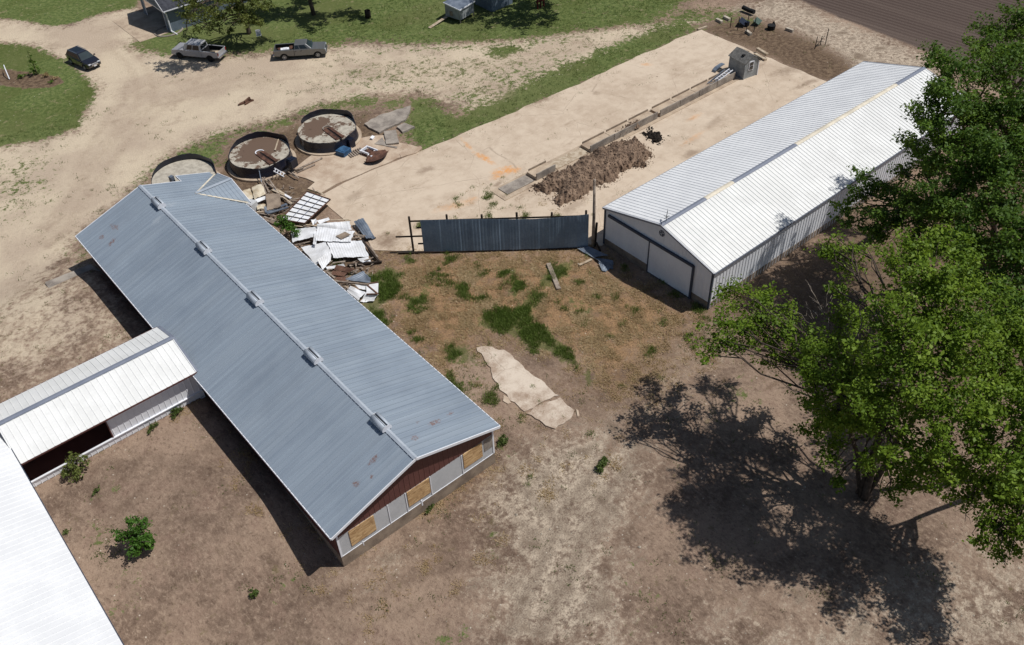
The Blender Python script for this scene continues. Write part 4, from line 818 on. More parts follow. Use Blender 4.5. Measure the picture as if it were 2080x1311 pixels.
# ------------------------------------------------------------------ debris pile between the barn and the feedlot
def dp(x, y): return 470 + x / 4.37, 340 + y / 4.37
GR_S = 'sheets of torn roofing in the debris pile'
def sheet(name, label, cat, quad, hs, mat, rib=.24, warp=.05, seed=0, nu=26, nv=14, group=None, solid=.015):
    r = np.random.default_rng(seed + 11)
    c = [np.array(at(*dp(*q), h)) for q, h in zip(quad, hs)]
    ph = r.uniform(0, 6.3, 8); nrm = np.cross(c[1] - c[0], c[3] - c[0]); nrm /= np.linalg.norm(nrm); nrm *= np.sign(nrm[2])
    Lu = np.linalg.norm(c[1] - c[0]); vs = []; fs = []; nu = max(nu, int(Lu / rib * 4) if rib else nu); nu = min(nu, 90)
    for i in range(nu + 1):
        for j in range(nv + 1):
            u = i / nu; w = j / nv
            p = (c[0] * (1 - u) + c[1] * u) * (1 - w) + (c[3] * (1 - u) + c[2] * u) * w
            z = warp * (math.sin(3.1 * u + ph[0] + 2 * w) + .6 * math.sin(5.3 * w + ph[1] - 2 * u) + .35 * math.sin(11 * u * w + ph[2]))
            if rib: z += .018 * (1 if (u * Lu / rib) % 1 < .28 else 0)
            if j in (0, nv): p = p + (c[3] - c[0]) * (.012 * math.sin(17 * u + ph[3]) + .008 * math.sin(41 * u + ph[4]))
            if i in (0, nu): p = p + (c[1] - c[0]) * (.012 * math.sin(13 * w + ph[5]))
            vs.append(p + nrm * z)
    for i in range(nu):
        for j in range(nv): a = i * (nv + 1) + j; fs.append((a, a + nv + 1, a + nv + 2, a + 1))
    m = MB(); m.add(vs, fs); return tag(m.build(name, M[mat], solid=solid), label, cat, group)
sheet('metal_sheet', 'largest white roofing sheet in the debris pile, with a small tan board on it', 'metal sheet', [(768, 532), (1092, 566), (1058, 664), (742, 650)], (.95, .75, .8, .95), 'white_sheet', .24, .03, 1)
sheet('metal_sheet', 'white sheet sloping away left of the largest one, torn along its lower edge', 'metal sheet', [(525, 548), (765, 532), (728, 618), (545, 668)], (.35, .75, .8, .4), 'white_sheet', 0, .05, 2)
sheet('metal_sheet', 'wide white ribbed sheet below the largest one, bent down along its lower edge', 'metal sheet', [(852, 668), (1160, 655), (1222, 792), (908, 812)], (.75, .55, .45, .5), 'white_sheet', .22, .04, 3)
sheet('metal_sheet', 'plain white sheet lying against the barn wall, left of the folded one', 'metal sheet', [(612, 705), (835, 668), (885, 745), (752, 868)], (.3, .7, .7, .3), 'white_sheet', 0, .05, 4)
sheet('metal_sheet', 'folded white sheet standing up in the middle of the pile, its ribs running down', 'metal sheet', [(762, 820), (888, 742), (882, 832), (812, 915)], (.7, .9, .35, .25), 'white_sheet', .2, .05, 5)
sheet('metal_sheet', 'twisted blue-grey steel sheet at the feedlot side of the pile', 'metal sheet', [(1085, 482), (1172, 455), (1276, 625), (1200, 640)], (.5, .55, .3, .3), 'galv', .2, .09, 6)
sheet('metal_sheet', 'small white offcut below the steel-framed panel', 'metal sheet', [(755, 475), (862, 445), (876, 470), (782, 502)], (.55, .5, .4, .4), 'white_sheet', 0, .04, 7)
sheet('metal_sheet', 'smaller crumpled grey-white piece at the corner of the steel-framed panel', 'metal sheet', [(705, 470), (752, 450), (758, 500), (722, 505)], (.5, .5, .4, .4), 'white_sheet', 0, .08, 8)
sheet('metal_sheet', 'triangular grey stained sheet below the brown siding', 'metal sheet', [(1012, 1002), (1168, 920), (1236, 985), (1230, 1030)], (.5, .75, .5, .4), 'galv', .22, .06, 9)
sheet('metal_sheet', 'white torn sheet nearest the green grass end of the pile, up against the barn eave', 'metal sheet', [(1020, 1090), (1060, 1062), (1196, 1112), (1130, 1188)], (.5, .6, .45, .3), 'white_sheet', .2, .08, 10)
sheet('metal_sheet', 'crumpled white remnant at the lowest tip of the pile', 'metal sheet', [(1195, 1125), (1305, 1122), (1266, 1188), (1140, 1192)], (.4, .4, .2, .2), 'white_sheet', .3, .12, 11)
sheet('metal_sheet', 'narrow white strip lying under the folded sheet above the brown siding', 'metal sheet', [(835, 882), (1000, 862), (1012, 890), (850, 908)], (.35, .35, .2, .2), 'white_sheet', 0, .05, 12)
sheet('metal_sheet', 'short white strip between the long dark posts at the low end of the pile', 'metal sheet', [(1100, 1046), (1192, 1046), (1190, 1092), (1130, 1075)], (.55, .55, .5, .5), 'white_sheet', 0, .04, 13)
sheet('metal_sheet', 'curved white roof panel with short ribs showing, upper edge of the white sheets', 'metal sheet', [(765, 515), (1045, 472), (1068, 552), (760, 540)], (.9, .95, .6, .85), 'white_sheet', .5, .10, 14)
sheet('metal_sheet', 'long white flashing hanging from the left edge of the largest sheet', 'metal sheet', [(738, 575), (765, 560), (752, 690), (724, 682)], (1.0, 1.0, .8, .8), 'white_sheet', 0, .02, 15)
sheet('metal_sheet', 'small white fragment beside the long dark post at the grass side', 'metal sheet', [(1120, 812), (1210, 800), (1240, 835), (1170, 850)], (.35, .3, .2, .2), 'white_sheet', 0, .06, 16)
sheet('metal_sheet', 'largest cream sheet at the barn end of the pile below the cross gable', 'metal sheet', [(178, 168), (276, 148), (302, 238), (205, 288)], (.5, .5, .5, .55), 'cream_sheet', 0, .07, 17)
sheet('metal_sheet', 'cream sheet nearest the cross gable roof edge', 'metal sheet', [(68, 228), (165, 190), (200, 268), (125, 305)], (.4, .45, .5, .5), 'cream_sheet', 0, .05, 18)
sheet('metal_sheet', 'bright white strip below the two cream sheets', 'metal sheet', [(204, 292), (302, 254), (306, 282), (216, 320)], (.45, .5, .4, .35), 'white_sheet', 0, .03, 19)
sheet('metal_sheet', 'short cream scraps under the grey drum beside the barn corner', 'metal sheet', [(222, 340), (300, 325), (310, 350), (232, 380)], (.35, .35, .3, .3), 'cream_sheet', 0, .08, 20)
sheet('fibre_board', 'square tan board lying flat beside the steel-framed panel', 'board', [(308, 242), (432, 236), (442, 352), (318, 388)], (.62, .66, .6, .55), 'old_concrete', 0, .015, 21, solid=.06)
sheet('fibre_board', 'small tan board lying on top of the largest white sheet', 'board', [(926, 612), (1010, 574), (1060, 600), (976, 640)], (.93, .93, .93, .93), 'old_concrete', 0, .01, 22, solid=.03)
for k, (q, l) in enumerate((([(932, 868), (1020, 885), (960, 925), (912, 912)], 'topmost'), ([(1000, 880), (1104, 912), (1030, 935), (940, 915)], 'widest'), ([(905, 918), (1030, 940), (1002, 972), (886, 955)], 'lowest'), ([(915, 980), (1020, 975), (1015, 1010), (960, 1015)], 'loose'))):
    sheet('siding_panel', l + ' brown siding panel in the low part of the debris pile', 'siding', q, (.62 - .1 * k, .55 - .08 * k, .4 - .06 * k, .45 - .07 * k), 'brown_sheet', .16, .02, 30 + k, solid=.03)
# steel-framed white panel
fq = [np.array(at(*dp(*q), h)) for q, h in zip([(672, 220), (880, 292), (652, 505), (440, 468)], (.75, .65, .6, .7))]
fp = thing('framed_panel', 'large white panel with a rusty steel grid frame lying tilted on the debris pile', 'panel', Vector(fq[0]).lerp(Vector(fq[2]), .5))
def fuv(u, w, dz=0): return Vector((fq[0] * (1 - u) + fq[1] * u) * (1 - w) + (fq[3] * (1 - u) + fq[2] * u) * w) + Vector((0, 0, dz))
MB().quad(fuv(0, 0), fuv(1, 0), fuv(1, 1), fuv(0, 1)).build('sheet', M['white_sheet'], fp, solid=.03)
for a, b in (((0, 0), (1, 0)), ((1, 0), (1, 1)), ((1, 1), (0, 1)), ((0, 1), (0, 0))): m = MB(); m.bar(fuv(*a, .07), fuv(*b, .07), .08, .10); m.build('frame_bar', M['rust'], fp)
for i in range(1, 7): m = MB(); m.bar(fuv(0.02, i / 7, .06), fuv(.98, i / 7, .06), .07, .08); m.build('grid_bar', M['wood_dark'], fp)
for i in (1, 2): m = MB(); m.bar(fuv(i / 3, .02, .05), fuv(i / 3, .98, .05), .05, .06); m.build('grid_bar', M['grey_trim'], fp)
# white panel with a timber cross
cq = [Vector(at(*dp(*q), h)) for q, h in zip([(1196, 1042), (1305, 1026), (1302, 1130), (1200, 1132)], (.6, .6, .5, .5))]
cp = thing('braced_panel', 'white sheet with brown timber bracing at the grass end of the debris pile', 'panel', (cq[0] + cq[2]) / 2)
MB().quad(*cq).build('sheet', M['white_sheet'], cp, solid=.02)
for a, b in ((cq[0], cq[2]), (cq[3], cq[2]), (cq[0], cq[1])): m = MB(); m.bar(a + Vector((0, 0, .06)), b + Vector((0, 0, .06)), .10, .08); m.build('brace', M['brown_sheet'], cp)
# grey drum at the barn corner
p = Vector(at(*dp(180, 350), .4)); tag(MB().box((p.x, p.y, .45), (.9, .8, .9), .4).box((p.x, p.y, .93), (.8, .7, .06), .4).build('metal_cabinet', M['grey_siding'], bevel=.04), 'pale grey metal cabinet standing by the barn corner in the debris', 'cabinet')
def board(a, b, ha, hb, w, label, mat='wood_grey', th=.06, group=None, name='board', cat='board'):
    m = MB(); m.bar(Vector(at(*dp(*a), ha)), Vector(at(*dp(*b), hb)), w, th); return tag(m.build(name, M[mat]), label, cat, group)
board((1030, 872), (1335, 840), .15, .2, .2, 'long dark squared post lying at the grass side of the pile', 'wood_dark', .18, None, 'timber_post', 'timber')
board((1165, 652), (1310, 835), .45, .3, .16, 'long dark timber running down the right edge of the white sheets', 'wood_dark', .14, None, 'timber_post', 'timber')
board((918, 1012), (1222, 1042), .65, .65, .15, 'long weathered timber lying across the grey stained sheet', 'wood_grey', .12, None, 'timber_post', 'timber')
board((1078, 602), (1192, 608), .4, .35, .12, 'upper of two boards sticking out beneath the twisted steel sheet', 'wood_grey')
board((1078, 632), (1182, 618), .4, .3, .12, 'lower of two boards sticking out beneath the twisted steel sheet', 'wood_grey')
board((1195, 642), (1282, 625), .15, .15, .14, 'short dark board at the foot of the twisted steel sheet', 'wood_dark')
board((300, 402), (492, 328), .5, .4, .3, 'upper of two grey gutters lying below the square tan board', 'galv', .1, None, 'gutter', 'gutter')
board((316, 412), (505, 356), .45, .35, .2, 'lower of two grey gutters lying below the square tan board', 'galv', .1, None, 'gutter', 'gutter')
board((298, 350), (312, 400), .8, .4, .22, 'short blue-grey channel standing at the left end of the gutters', 'galv', .14, None, 'gutter', 'gutter')
board((380, 192), (528, 276), .3, .35, .22, 'long white trim piece between the mud and the steel-framed panel', 'white_trim')
GB = 'loose grey boards scattered through the debris pile'
lb = 'thin weathered grey board lying loose in the debris pile'
for a, b in (((430, 238), (530, 332)), ((395, 200), (520, 262)), ((272, 92), (352, 168)), ((275, 108), (335, 222)), ((268, 130), (310, 235)), ((340, 150), (420, 215)), ((450, 260), (540, 322)), ((520, 292), (612, 274)), ((500, 300), (590, 300)),
             ((258, 410), (412, 438)), ((292, 440), (420, 484)), ((270, 450), (370, 500)), ((600, 505), (760, 520)), ((560, 520), (700, 535)), ((930, 1050), (1010, 1090)), ((960, 1040), (1060, 1075)), ((838, 920), (920, 985)), ((820, 930), (880, 905)), ((1060, 470), (960, 490)), ((880, 470), (1040, 462)), ((700, 640), (840, 660)), ((560, 690), (700, 660)), ((1230, 700), (1300, 800)), ((1180, 830), (1260, 800)), ((720, 180), (740, 215)), ((760, 210), (830, 250)), ((505, 40), (575, 90)), ((540, 45), (600, 100)), ((560, 20), (640, 5)), ((280, 70), (330, 150)), ((300, 110), (350, 130)), ((330, 100), (400, 200)), ((360, 200), (470, 250)), ((400, 190), (480, 240)), ((420, 250), (500, 300)), ((230, 330), (300, 345)), ((225, 395), (330, 400)), ((330, 470), (440, 500)), ((640, 520), (740, 545)), ((820, 660), (900, 640)), ((1090, 570), (1150, 640)), ((1190, 680), (1240, 760)), ((900, 850), (1010, 835)), ((1060, 1035), (1150, 1060)), ((1010, 1060), (1090, 1120))):
    board(a, b, .25 + random.random() * .35, .2 + random.random() * .3, .09 + random.random() * .07, lb, random.choice(['wood_grey', 'wood_grey', 'wood_pale']), .045, GB)
# scrap under and round the pile: nobody could count it
m = MB(); rr = random.Random(5)
for _ in range(420):
    c0 = Vector(at(*dp(*rr.choice([(rr.uniform(200, 560), rr.uniform(180, 480)), (rr.uniform(540, 1180), rr.uniform(520, 860)), (rr.uniform(840, 1260), rr.uniform(860, 1160))])))) + Vector((0, 0, rr.uniform(.05, .3)))
    if c0.x > 22.9: m.box(c0, (rr.uniform(.1, .55), rr.uniform(.04, .14), .03), rr.uniform(0, 3.1), rr.uniform(-.3, .3), rr.uniform(-.3, .3))
tag(m.build('debris_splinters', M['wood_grey']), 'splintered wood and small scraps lying under the torn sheets', 'debris', None, 'stuff')

# planks and sheets in the weeds
def ground_board(a, b, w, th, label, mat, name='plank'):
    q0, q1 = at(*a), at(*b); m = MB(); m.bar(q0 + Vector((0, 0, .12)), q1 + Vector((0, 0, .12)), w, th); return tag(m.build(name, M[mat], bevel=.01), label, 'plank')
ground_board((1114, 538), (1135, 590), .38, .14, 'thick weathered grey plank lying beside the tall green grass', 'wood_grey')
ground_board((1176, 541), (1202, 529), .22, .08, 'short pale board lying near the fence end and the shed shadow', 'wood_pale')
def gsheet(q, hs, label, mat, seed, w=.05):
    inv = [((x - 470) * 4.37, (y - 340) * 4.37) for x, y in q]; return sheet('metal_sheet', label, 'metal sheet', inv, hs, mat, .2, w, seed)
gsheet([(1172, 504), (1196, 502), (1236, 520), (1205, 524)], (.25, .3, .15, .12), 'blue-grey sheet lying right at the foot of the fence end', 'galv', 41)
gsheet([(1205, 524), (1246, 530), (1245, 548), (1218, 534)], (.12, .2, .12, .15), 'blue-grey sheet in the shed shadow, farthest from the fence', 'galv', 42)
gsheet([(1216, 535), (1240, 545), (1230, 552), (1222, 550)], (.14, .12, .1, .12), 'small bent sheet at the edge of the shed shadow', 'galv', 43)

# ------------------------------------------------------------------ vehicles (built along x, nose at +x, then set on their wheels)
def wheel(parent, x, y, r, w, rim):
    s = 1 if y > 0 else -1
    prof = [(r * .62, -w / 2), (r * .93, -w / 2), (r, -w / 2 + .05), (r, w / 2 - .05), (r * .93, w / 2), (r * .62, w / 2)]
    m = MB(); n = 28; vs = []; fs = []
    for i in range(n):
        a = 2 * math.pi * i / n
        for q, o in prof: vs.append((x + q * math.cos(a), y + o, r + q * math.sin(a)))
    k = len(prof)
    for i in range(n):
        for j in range(k): fs.append((i * k + j, ((i + 1) % n) * k + j, ((i + 1) % n) * k + (j + 1) % k, i * k + (j + 1) % k))
    t = m.add(vs, fs).build('wheel', M['tyre'], parent, local=True, smooth=True)
    m = MB(); yo = y + s * (w / 2 - .05)
    m.add([(x + r * .62 * math.cos(a), yo, r + r * .62 * math.sin(a)) for a in np.linspace(0, 2 * math.pi, 24, endpoint=False)], [tuple(range(24))])
    m.build('hub_face', M['rim_dark'], t, local=True)
    m = MB()
    for i in range(6):
        a = i * math.pi / 3; m.bar((x, yo + s * .02, r), (x + r * .60 * math.cos(a), yo + s * .03, r + r * .60 * math.sin(a)), .04, .10, (0, 1, 0))
    m.tube([(x + r * .58 * math.cos(a), yo + s * .02, r + r * .58 * math.sin(a)) for a in np.linspace(0, 2 * math.pi, 25)], .03, 5, False)
    m.build('rim', M[rim], t, local=True)
def arch(xc, r, zb, n=9): return [(xc + r * math.cos(a), max(zb, .38 + r * math.sin(a))) for a in np.linspace(math.pi, 0, n)][::-1]
def greenhouse(parent, rings, paint, glass_faces):
    """cab shell lofted from belt ring to roof ring; panes stand 6 mm proud"""
    b, t = rings
    V = [(b[0], b[2], b[3]), (b[1], b[2], b[3]), (b[1], -b[2], b[3]), (b[0], -b[2], b[3]), (t[0], t[2], t[3]), (t[1], t[2], t[3]), (t[1], -t[2], t[3]), (t[0], -t[2], t[3])]
    m = MB().add(V, [(0, 1, 5, 4), (1, 2, 6, 5), (2, 3, 7, 6), (3, 0, 4, 7), (4, 5, 6, 7), (3, 2, 1, 0)]); cab = m.build('cab', M[paint], parent, local=True, bevel=.09, seg=3)
    V = [Vector(q) for q in V]; ctr = sum(V, Vector()) / 8
    def pane(name, ids, u0, u1, w0, w1, mat):
        a, bb, c, d = (V[i] for i in ids); nn = (bb - a).cross(d - a).normalized()
        if nn.dot(a - ctr) < 0: nn = -nn
        f = lambda u, w: (a.lerp(bb, u)).lerp(d.lerp(c, u), w) + nn * .008
        MB().quad(f(u0, w0), f(u1, w0), f(u1, w1), f(u0, w1)).build(name, M[mat], cab, local=True)
    for g in glass_faces: pane(*g)
    return cab
def pickup(px_r, px_f, side, paint, label, cabx, bedlen, rim, roofh=1.86, doors=4):
    """side: which flank (+1 left, -1 right) stands on the two ground points"""
    r_, f_ = at(*px_r), at(*px_f); d = (f_ - r_); wb = d.length; d.normalize(); lf = Vector((-d.y, d.x, 0))
    hw = .98; mid = (r_ + f_) / 2 - lf * side * (hw - .12)
    t = thing('pickup_truck', label, 'pickup truck', mid, math.atan2(d.y, d.x))
    xr, xf = -wb / 2, wb / 2; nose = xf + .98; tail = xr - 1.15; cr = cabx        # cab's back wall
    z0 = .50; ar = .50
    MB().side([(cr, z0)] + [(xf - ar - .02, z0)] + arch(xf, ar, z0)[::-1] + [(xf + ar + .02, z0), (nose - .05, .55), (nose, .75), (nose, 1.02), (nose - .12, 1.14), (xf - .52, 1.22), (cr, 1.24)], -hw, hw).build('body', M[paint], t, local=True, bevel=.05, seg=3)
    for s in (-1, 1):
        w = MB().side([(tail, .62), (xr - ar - .02, .55)] + arch(xr, ar, .55)[::-1] + [(xr + ar + .02, .55), (cr - .03, z0), (cr - .03, 1.28), (tail, 1.28)], s * (hw - .13), s * hw); w.build('bed_side', M[paint], t, local=True, bevel=.03)
    MB().box(((tail + cr) / 2, 0, .74), (cr - tail - .06, 2 * hw - .28, .06)).build('bed_floor', M['black'], t, local=True)
    MB().box((tail + .03, 0, .96), (.07, 2 * hw - .06, .58)).build('tailgate', M[paint], t, local=True, bevel=.02)
    MB().box((tail + .05, 0, 1.0), (.02, .5, .08)).build('tailgate_inner', M['black'], t, local=True)
    MB().box((cr - .05, 0, 1.0), (.05, 2 * hw - .28, .52)).build('bulkhead', M['black'], t, local=True)
    for s in (-1, 1): MB().box(((tail + cr) / 2, s * (hw - .135), .98), (cr - tail - .12, .015, .5)).build('bed_liner', M['black'], t, local=True)
    roof = (cr + .10, xf - (1.0 if doors == 4 else 1.2), .74, roofh); belt = (cr + .02, xf - .52, .93, 1.20)
    g = []
    nd = [(.07, .44), (.48, .78)] if doors == 4 else [(.05, .30), (.35, .78)]
    for ids in ((0, 1, 5, 4), (3, 2, 6, 7)):
        for u0, u1 in nd: g.append(('side_window', ids, u0, u1, .16, .84, 'glass'))
    g.append(('windscreen', (1, 2, 6, 5), .06, .94, .06, .9, 'shield')); g.append(('rear_window', (3, 0, 4, 7), .12, .88, .2, .8, 'glass'))
    cab = greenhouse(t, (belt, roof), paint, g)
    for s in (-1, 1):
        for (u0, u1) in nd:
            x0 = cr + .02 + (xf - .52 - cr) * (u0 - .03); x1 = cr + .02 + (xf - .52 - cr) * (u1 + .03)
            dr = MB().box(((x0 + x1) / 2, s * (hw + .004), .90), (x1 - x0, .02, .60)).build('door', M[paint], t, local=True, bevel=.008)
            MB().box((x0 + .14, s * (hw + .03), 1.10), (.16, .03, .04)).build('handle', M['chrome'] if paint == 'paint_silver' else M['black'], dr, local=True)
        MB().box((xf - .75, s * (hw + .14), 1.30), (.12, .22, .2)).build('mirror', M[paint], t, local=True, bevel=.03)
        MB().box((nose - .02, s * .72, .95), (.08, .36, .22)).build('headlight', M['lamp_clear'], t, local=True, bevel=.02)
        MB().box((tail - .005, s * (hw - .10), 1.02), (.06, .16, .36)).build('tail_light', M['lamp_red'], t, local=True, bevel=.01)
        for x in (xr, xf): wheel(t, x, s * (hw - .14), .40, .27, rim)
    MB().box((nose + .03, 0, .60), (.16, 1.9, .22)).build('front_bumper', M['chrome' if paint == 'paint_silver' else paint], t, local=True, bevel=.03)
    MB().box((tail - .08, 0, .62), (.18, 1.85, .2)).build('rear_bumper', M['chrome'], t, local=True, bevel=.03)
    MB().box((nose + .01, 0, .92), (.05, 1.0, .28)).build('grille', M['black'], t, local=True, bevel=.01)
    MB().box((0, 0, .48), (wb - .9, 1.7, .14)).build('underbody', M['black'], t, local=True)
    return t, tail, cr
tg, tl, cb = pickup((579.3, 122.9), (647, 117.9), -1, 'paint_grey', 'dark grey extended-cab pickup parked nose right along the lawn edge', -.72, 2.0, 'rim', 1.80, 2)
tw, tl2, cb2 = pickup((429.6, 126.1), (367.9, 119.6), 1, 'paint_silver', 'silver white crew-cab pickup parked nose left under the tree by the garage', -1.0, 1.7, 'rim_dark', 1.97, 4)
def in_bed(t, name, label, cat, mat, parts, bev=.03):
    m = MB(); 
    for c, s, rz in parts: m.box(c, s, rz)
    o = m.build(name, M[mat], None, bevel=bev); o.matrix_world = Matrix.Translation(t.location) @ Matrix.Rotation(t.rotation_euler.z, 4, 'Z'); return tag(o, label, cat)
in_bed(tg, 'cooler', 'white box of gear lying in the bed of the dark grey pickup', 'box', 'white_trim', [((tl + 1.25, -.1, .95), (1.0, .55, .36), .1), ((tl + 1.3, -.1, 1.15), (.5, .4, .08), .1)])
in_bed(tg, 'spare_tyre', 'dark bundle behind the cab in the bed of the dark grey pickup', 'bundle', 'rust', [((tl + 1.95, .3, .92), (.4, .8, .3), .2), ((tl + .6, .35, .88), (.5, .5, .2), .4)])
in_bed(tw, 'tool_box', 'pale boxes and rods lying in the bed of the silver pickup', 'box', 'wood_pale', [((tl2 + .5, .1, .9), (.6, .5, .25), .5), ((tl2 + 1.1, -.2, .85), (.9, .15, .12), .3), ((tl2 + 1.0, .4, .85), (.7, .2, .15), -.4)])
def suv():
    r_, f_ = at(146.5, 129.8), at(176.7, 143.7); d = (f_ - r_); wb = 2.9; d.normalize(); lf = Vector((-d.y, d.x, 0)); hw = .95
    mid = (r_ + f_) / 2 + lf * (hw - .12)
    t = thing('car', 'black crossover car with silver roof rails on the gravel drive beside the island lawn', 'car', mid, math.atan2(d.y, d.x))
    xr, xf = -wb / 2, wb / 2; nose, tail = xf + .92, xr - .95; z0 = .34; ar = .42
    m = MB().side([(tail + .05, .42), (xr - ar - .02, z0)] + arch(xr, ar, z0)[::-1] + [(xr + ar + .02, z0), (xf - ar - .02, z0)] + arch(xf, ar, z0)[::-1] + [(xf + ar + .02, z0), (nose - .08, .40), (nose, .62), (nose - .06, .80), (nose - .32, .94), (xf - .35, 1.05), (xr - .55, 1.10), (tail, 1.02), (tail - .03, .7)], -hw, hw)
    # the nose and tail narrow towards their ends
    m.v = [(x, y * (1 - .16 * max(0, (x - xf - .1) / .8) ** 1.5 - .10 * max(0, (xr - .3 - x) / .6) ** 1.5), z) for x, y, z in m.v]
    m.build('body', M['paint_black'], t, local=True, bevel=.11, seg=4)
    g = [('windscreen', (1, 2, 6, 5), .06, .94, .06, .94, 'shield'), ('rear_window', (3, 0, 4, 7), .1, .9, .15, .85, 'glass')]
    for ids in ((0, 1, 5, 4), (3, 2, 6, 7)):
        for u0, u1 in ((.04, .22), (.25, .50), (.53, .84)): g.append(('side_window', ids, u0, u1, .14, .84, 'glass'))
    cab = greenhouse(t, ((tail + .10, xf - .30, .90, 1.02), (tail + .50, xf - 1.15, .66, 1.66)), 'paint_black', g)
    MB().box(((tail + .5 + xf - 1.15) / 2 - .1, 0, 1.665), (1.0, .8, .012)).build('sunroof', M['glass'], cab, local=True)
    for s in (-1, 1):
        m = MB(); m.tube([(tail + .6, s * .66, 1.70), (xf - 1.3, s * .66, 1.70)], .025, 6); m.build('roof_rail', M['chrome'], t, local=True)
        for x0, x1 in ((xr + .35, -.05), (0.0, xf - .45)):
            dr = MB().box(((x0 + x1) / 2, s * (hw + .004), .72), (x1 - x0, .02, .46)).build('door', M['paint_black'], t, local=True, bevel=.008); MB().box((x0 + .12, s * (hw + .02), .88), (.16, .02, .03)).build('handle', M['chrome'], dr, local=True)
        MB().box((xf - .62, s * (hw + .12), 1.10), (.14, .22, .15)).build('mirror', M['paint_black'], t, local=True, bevel=.03)
        MB().box((nose - .16, s * .62, .80), (.26, .34, .12), s * -.35).build('headlight', M['lamp_clear'], t, local=True, bevel=.03)
        MB().box((tail + .04, s * .72, .92), (.1, .3, .16)).build('tail_light', M['lamp_red'], t, local=True, bevel=.02)
        for x in (xr, xf): wheel(t, x, s * (hw - .12), .36, .23, 'rim')
    MB().box((nose - .015, 0, .66), (.06, .8, .16)).build('grille', M['chrome'], t, local=True, bevel=.02)
    MB().box((nose + .005, 0, .52), (.03, .34, .12)).build('number_plate', M['white_trim'], t, local=True)
suv()

# ------------------------------------------------------------------ leaves, trees, shrubs
def leaf_mesh(name, C, N, L, Wd, tint, mat, parent=None, fold=True):
    """one mesh of many small leaf faces: centres C, normals N, half length L, half width Wd"""
    n = len(C); r = rng.normal(size=(n, 3)); T = np.cross(N, r); T /= np.linalg.norm(T, axis=1)[:, None] + 1e-9; B = np.cross(N, T)
    V = np.stack([C - T * L[:, None], C + B * Wd[:, None] + N * (L * .25)[:, None], C + T * L[:, None], C - B * Wd[:, None] + N * (L * .25)[:, None]], 1).reshape(-1, 3)
    if parent is not None: V = V - np.array(parent.location)
    me = bpy.data.meshes.new(name); me.vertices.add(4 * n); me.vertices.foreach_set('co', V.astype(np.float32).ravel())
    me.loops.add(4 * n); me.loops.foreach_set('vertex_index', np.arange(4 * n, dtype=np.int32)); me.polygons.add(n); me.polygons.foreach_set('loop_start', np.arange(0, 4 * n, 4, dtype=np.int32)); me.update(calc_edges=True)
    a = me.attributes.new('tint', 'FLOAT', 'POINT'); a.data.foreach_set('value', np.repeat(tint, 4).astype(np.float32))
    me.materials.append(M[mat]); o = bpy.data.objects.new(name, me); COL.objects.link(o); o.parent = parent; return o
def crown(parent, clusters, mat, dens=34, leaf=.17, twig=.34, per=9, seed=0, flat=.8):
    r = np.random.default_rng(seed); Cs = []; Ns = []; Ts = []; Ss = []
    for c, rad in clusters:
        c = np.array(c); nt = max(4, int(dens * rad ** 2))
        d = r.normal(size=(nt, 3)); d /= np.linalg.norm(d, axis=1)[:, None]; d[:, 2] *= flat
        # a cluster is made of a few sprays that stick out, so its outline is uneven
        nb = max(5, int(5 + 2.2 * rad)); bd = r.normal(size=(nb, 3)); bd /= np.linalg.norm(bd, axis=1)[:, None]; bd[:, 2] = bd[:, 2] * .55 + .28
        o_ = c - np.array(parent.location) - np.array([0, 0, 3.0]); o_ /= np.linalg.norm(o_) + 1e-6; bd = bd + .45 * o_; bd *= r.uniform(.75, 1.35, nb)[:, None]
        k = r.integers(0, nb, nt); t_ = r.random(nt) ** .7
        tw = c + bd[k] * rad * t_[:, None] + r.normal(size=(nt, 3)) * (rad * (.13 + .10 * (1 - t_)))[:, None] * np.array([1, 1, .7])
        out = (tw - c); out /= np.linalg.norm(out, axis=1)[:, None] + 1e-6
        tint = np.clip(.30 + .22 * r.normal(size=nt) + .18 * r.normal(size=nb)[k], 0, 1)
        P = np.repeat(tw, per, 0) + r.normal(size=(nt * per, 3)) * twig * .55 * np.array([1, 1, .6])
        nn = r.normal(size=(nt * per, 3)) * .75 + np.repeat(out, per, 0) * .5 + np.array([0, 0, .75]); nn /= np.linalg.norm(nn, axis=1)[:, None]
        Ss.append(np.repeat(np.exp(.25 * r.normal(size=nt)), per)); Cs.append(P); Ns.append(nn); Ts.append(np.clip(np.repeat(tint, per) + .15 * r.normal(size=nt * per), 0, 1))
    C = np.concatenate(Cs); N = np.concatenate(Ns); T = np.concatenate(Ts); n = len(C)
    keep = C[:, 2] > .15 + gz(C[:, 0], C[:, 1]); C, N, T = C[keep], N[keep], T[keep]; n = len(C)
    L = leaf * r.uniform(.7, 1.2, n) * np.concatenate(Ss)[keep]
    return leaf_mesh('crown', C, N, L, L * r.uniform(.45, .7, n), T, mat, parent)
def limb(m, a, b, r0, r1, seed, n=6, wob=.12):
    r = random.Random(seed); a = Vector(a); b = Vector(b); L = (b - a).length
    pts = []
    for i in range(n + 1):
        t = i / n; q = a.lerp(b, t) + Vector((0, 0, 1)) * L * .10 * math.sin(math.pi * t)
        if 0 < i < n: q += Vector((r.uniform(-1, 1), r.uniform(-1, 1), r.uniform(-.5, .5))) * wob * L * .25
        pts.append(q)
    m.tube(pts, [r0 + (r1 - r0) * i / n for i in range(n + 1)], 7); return pts
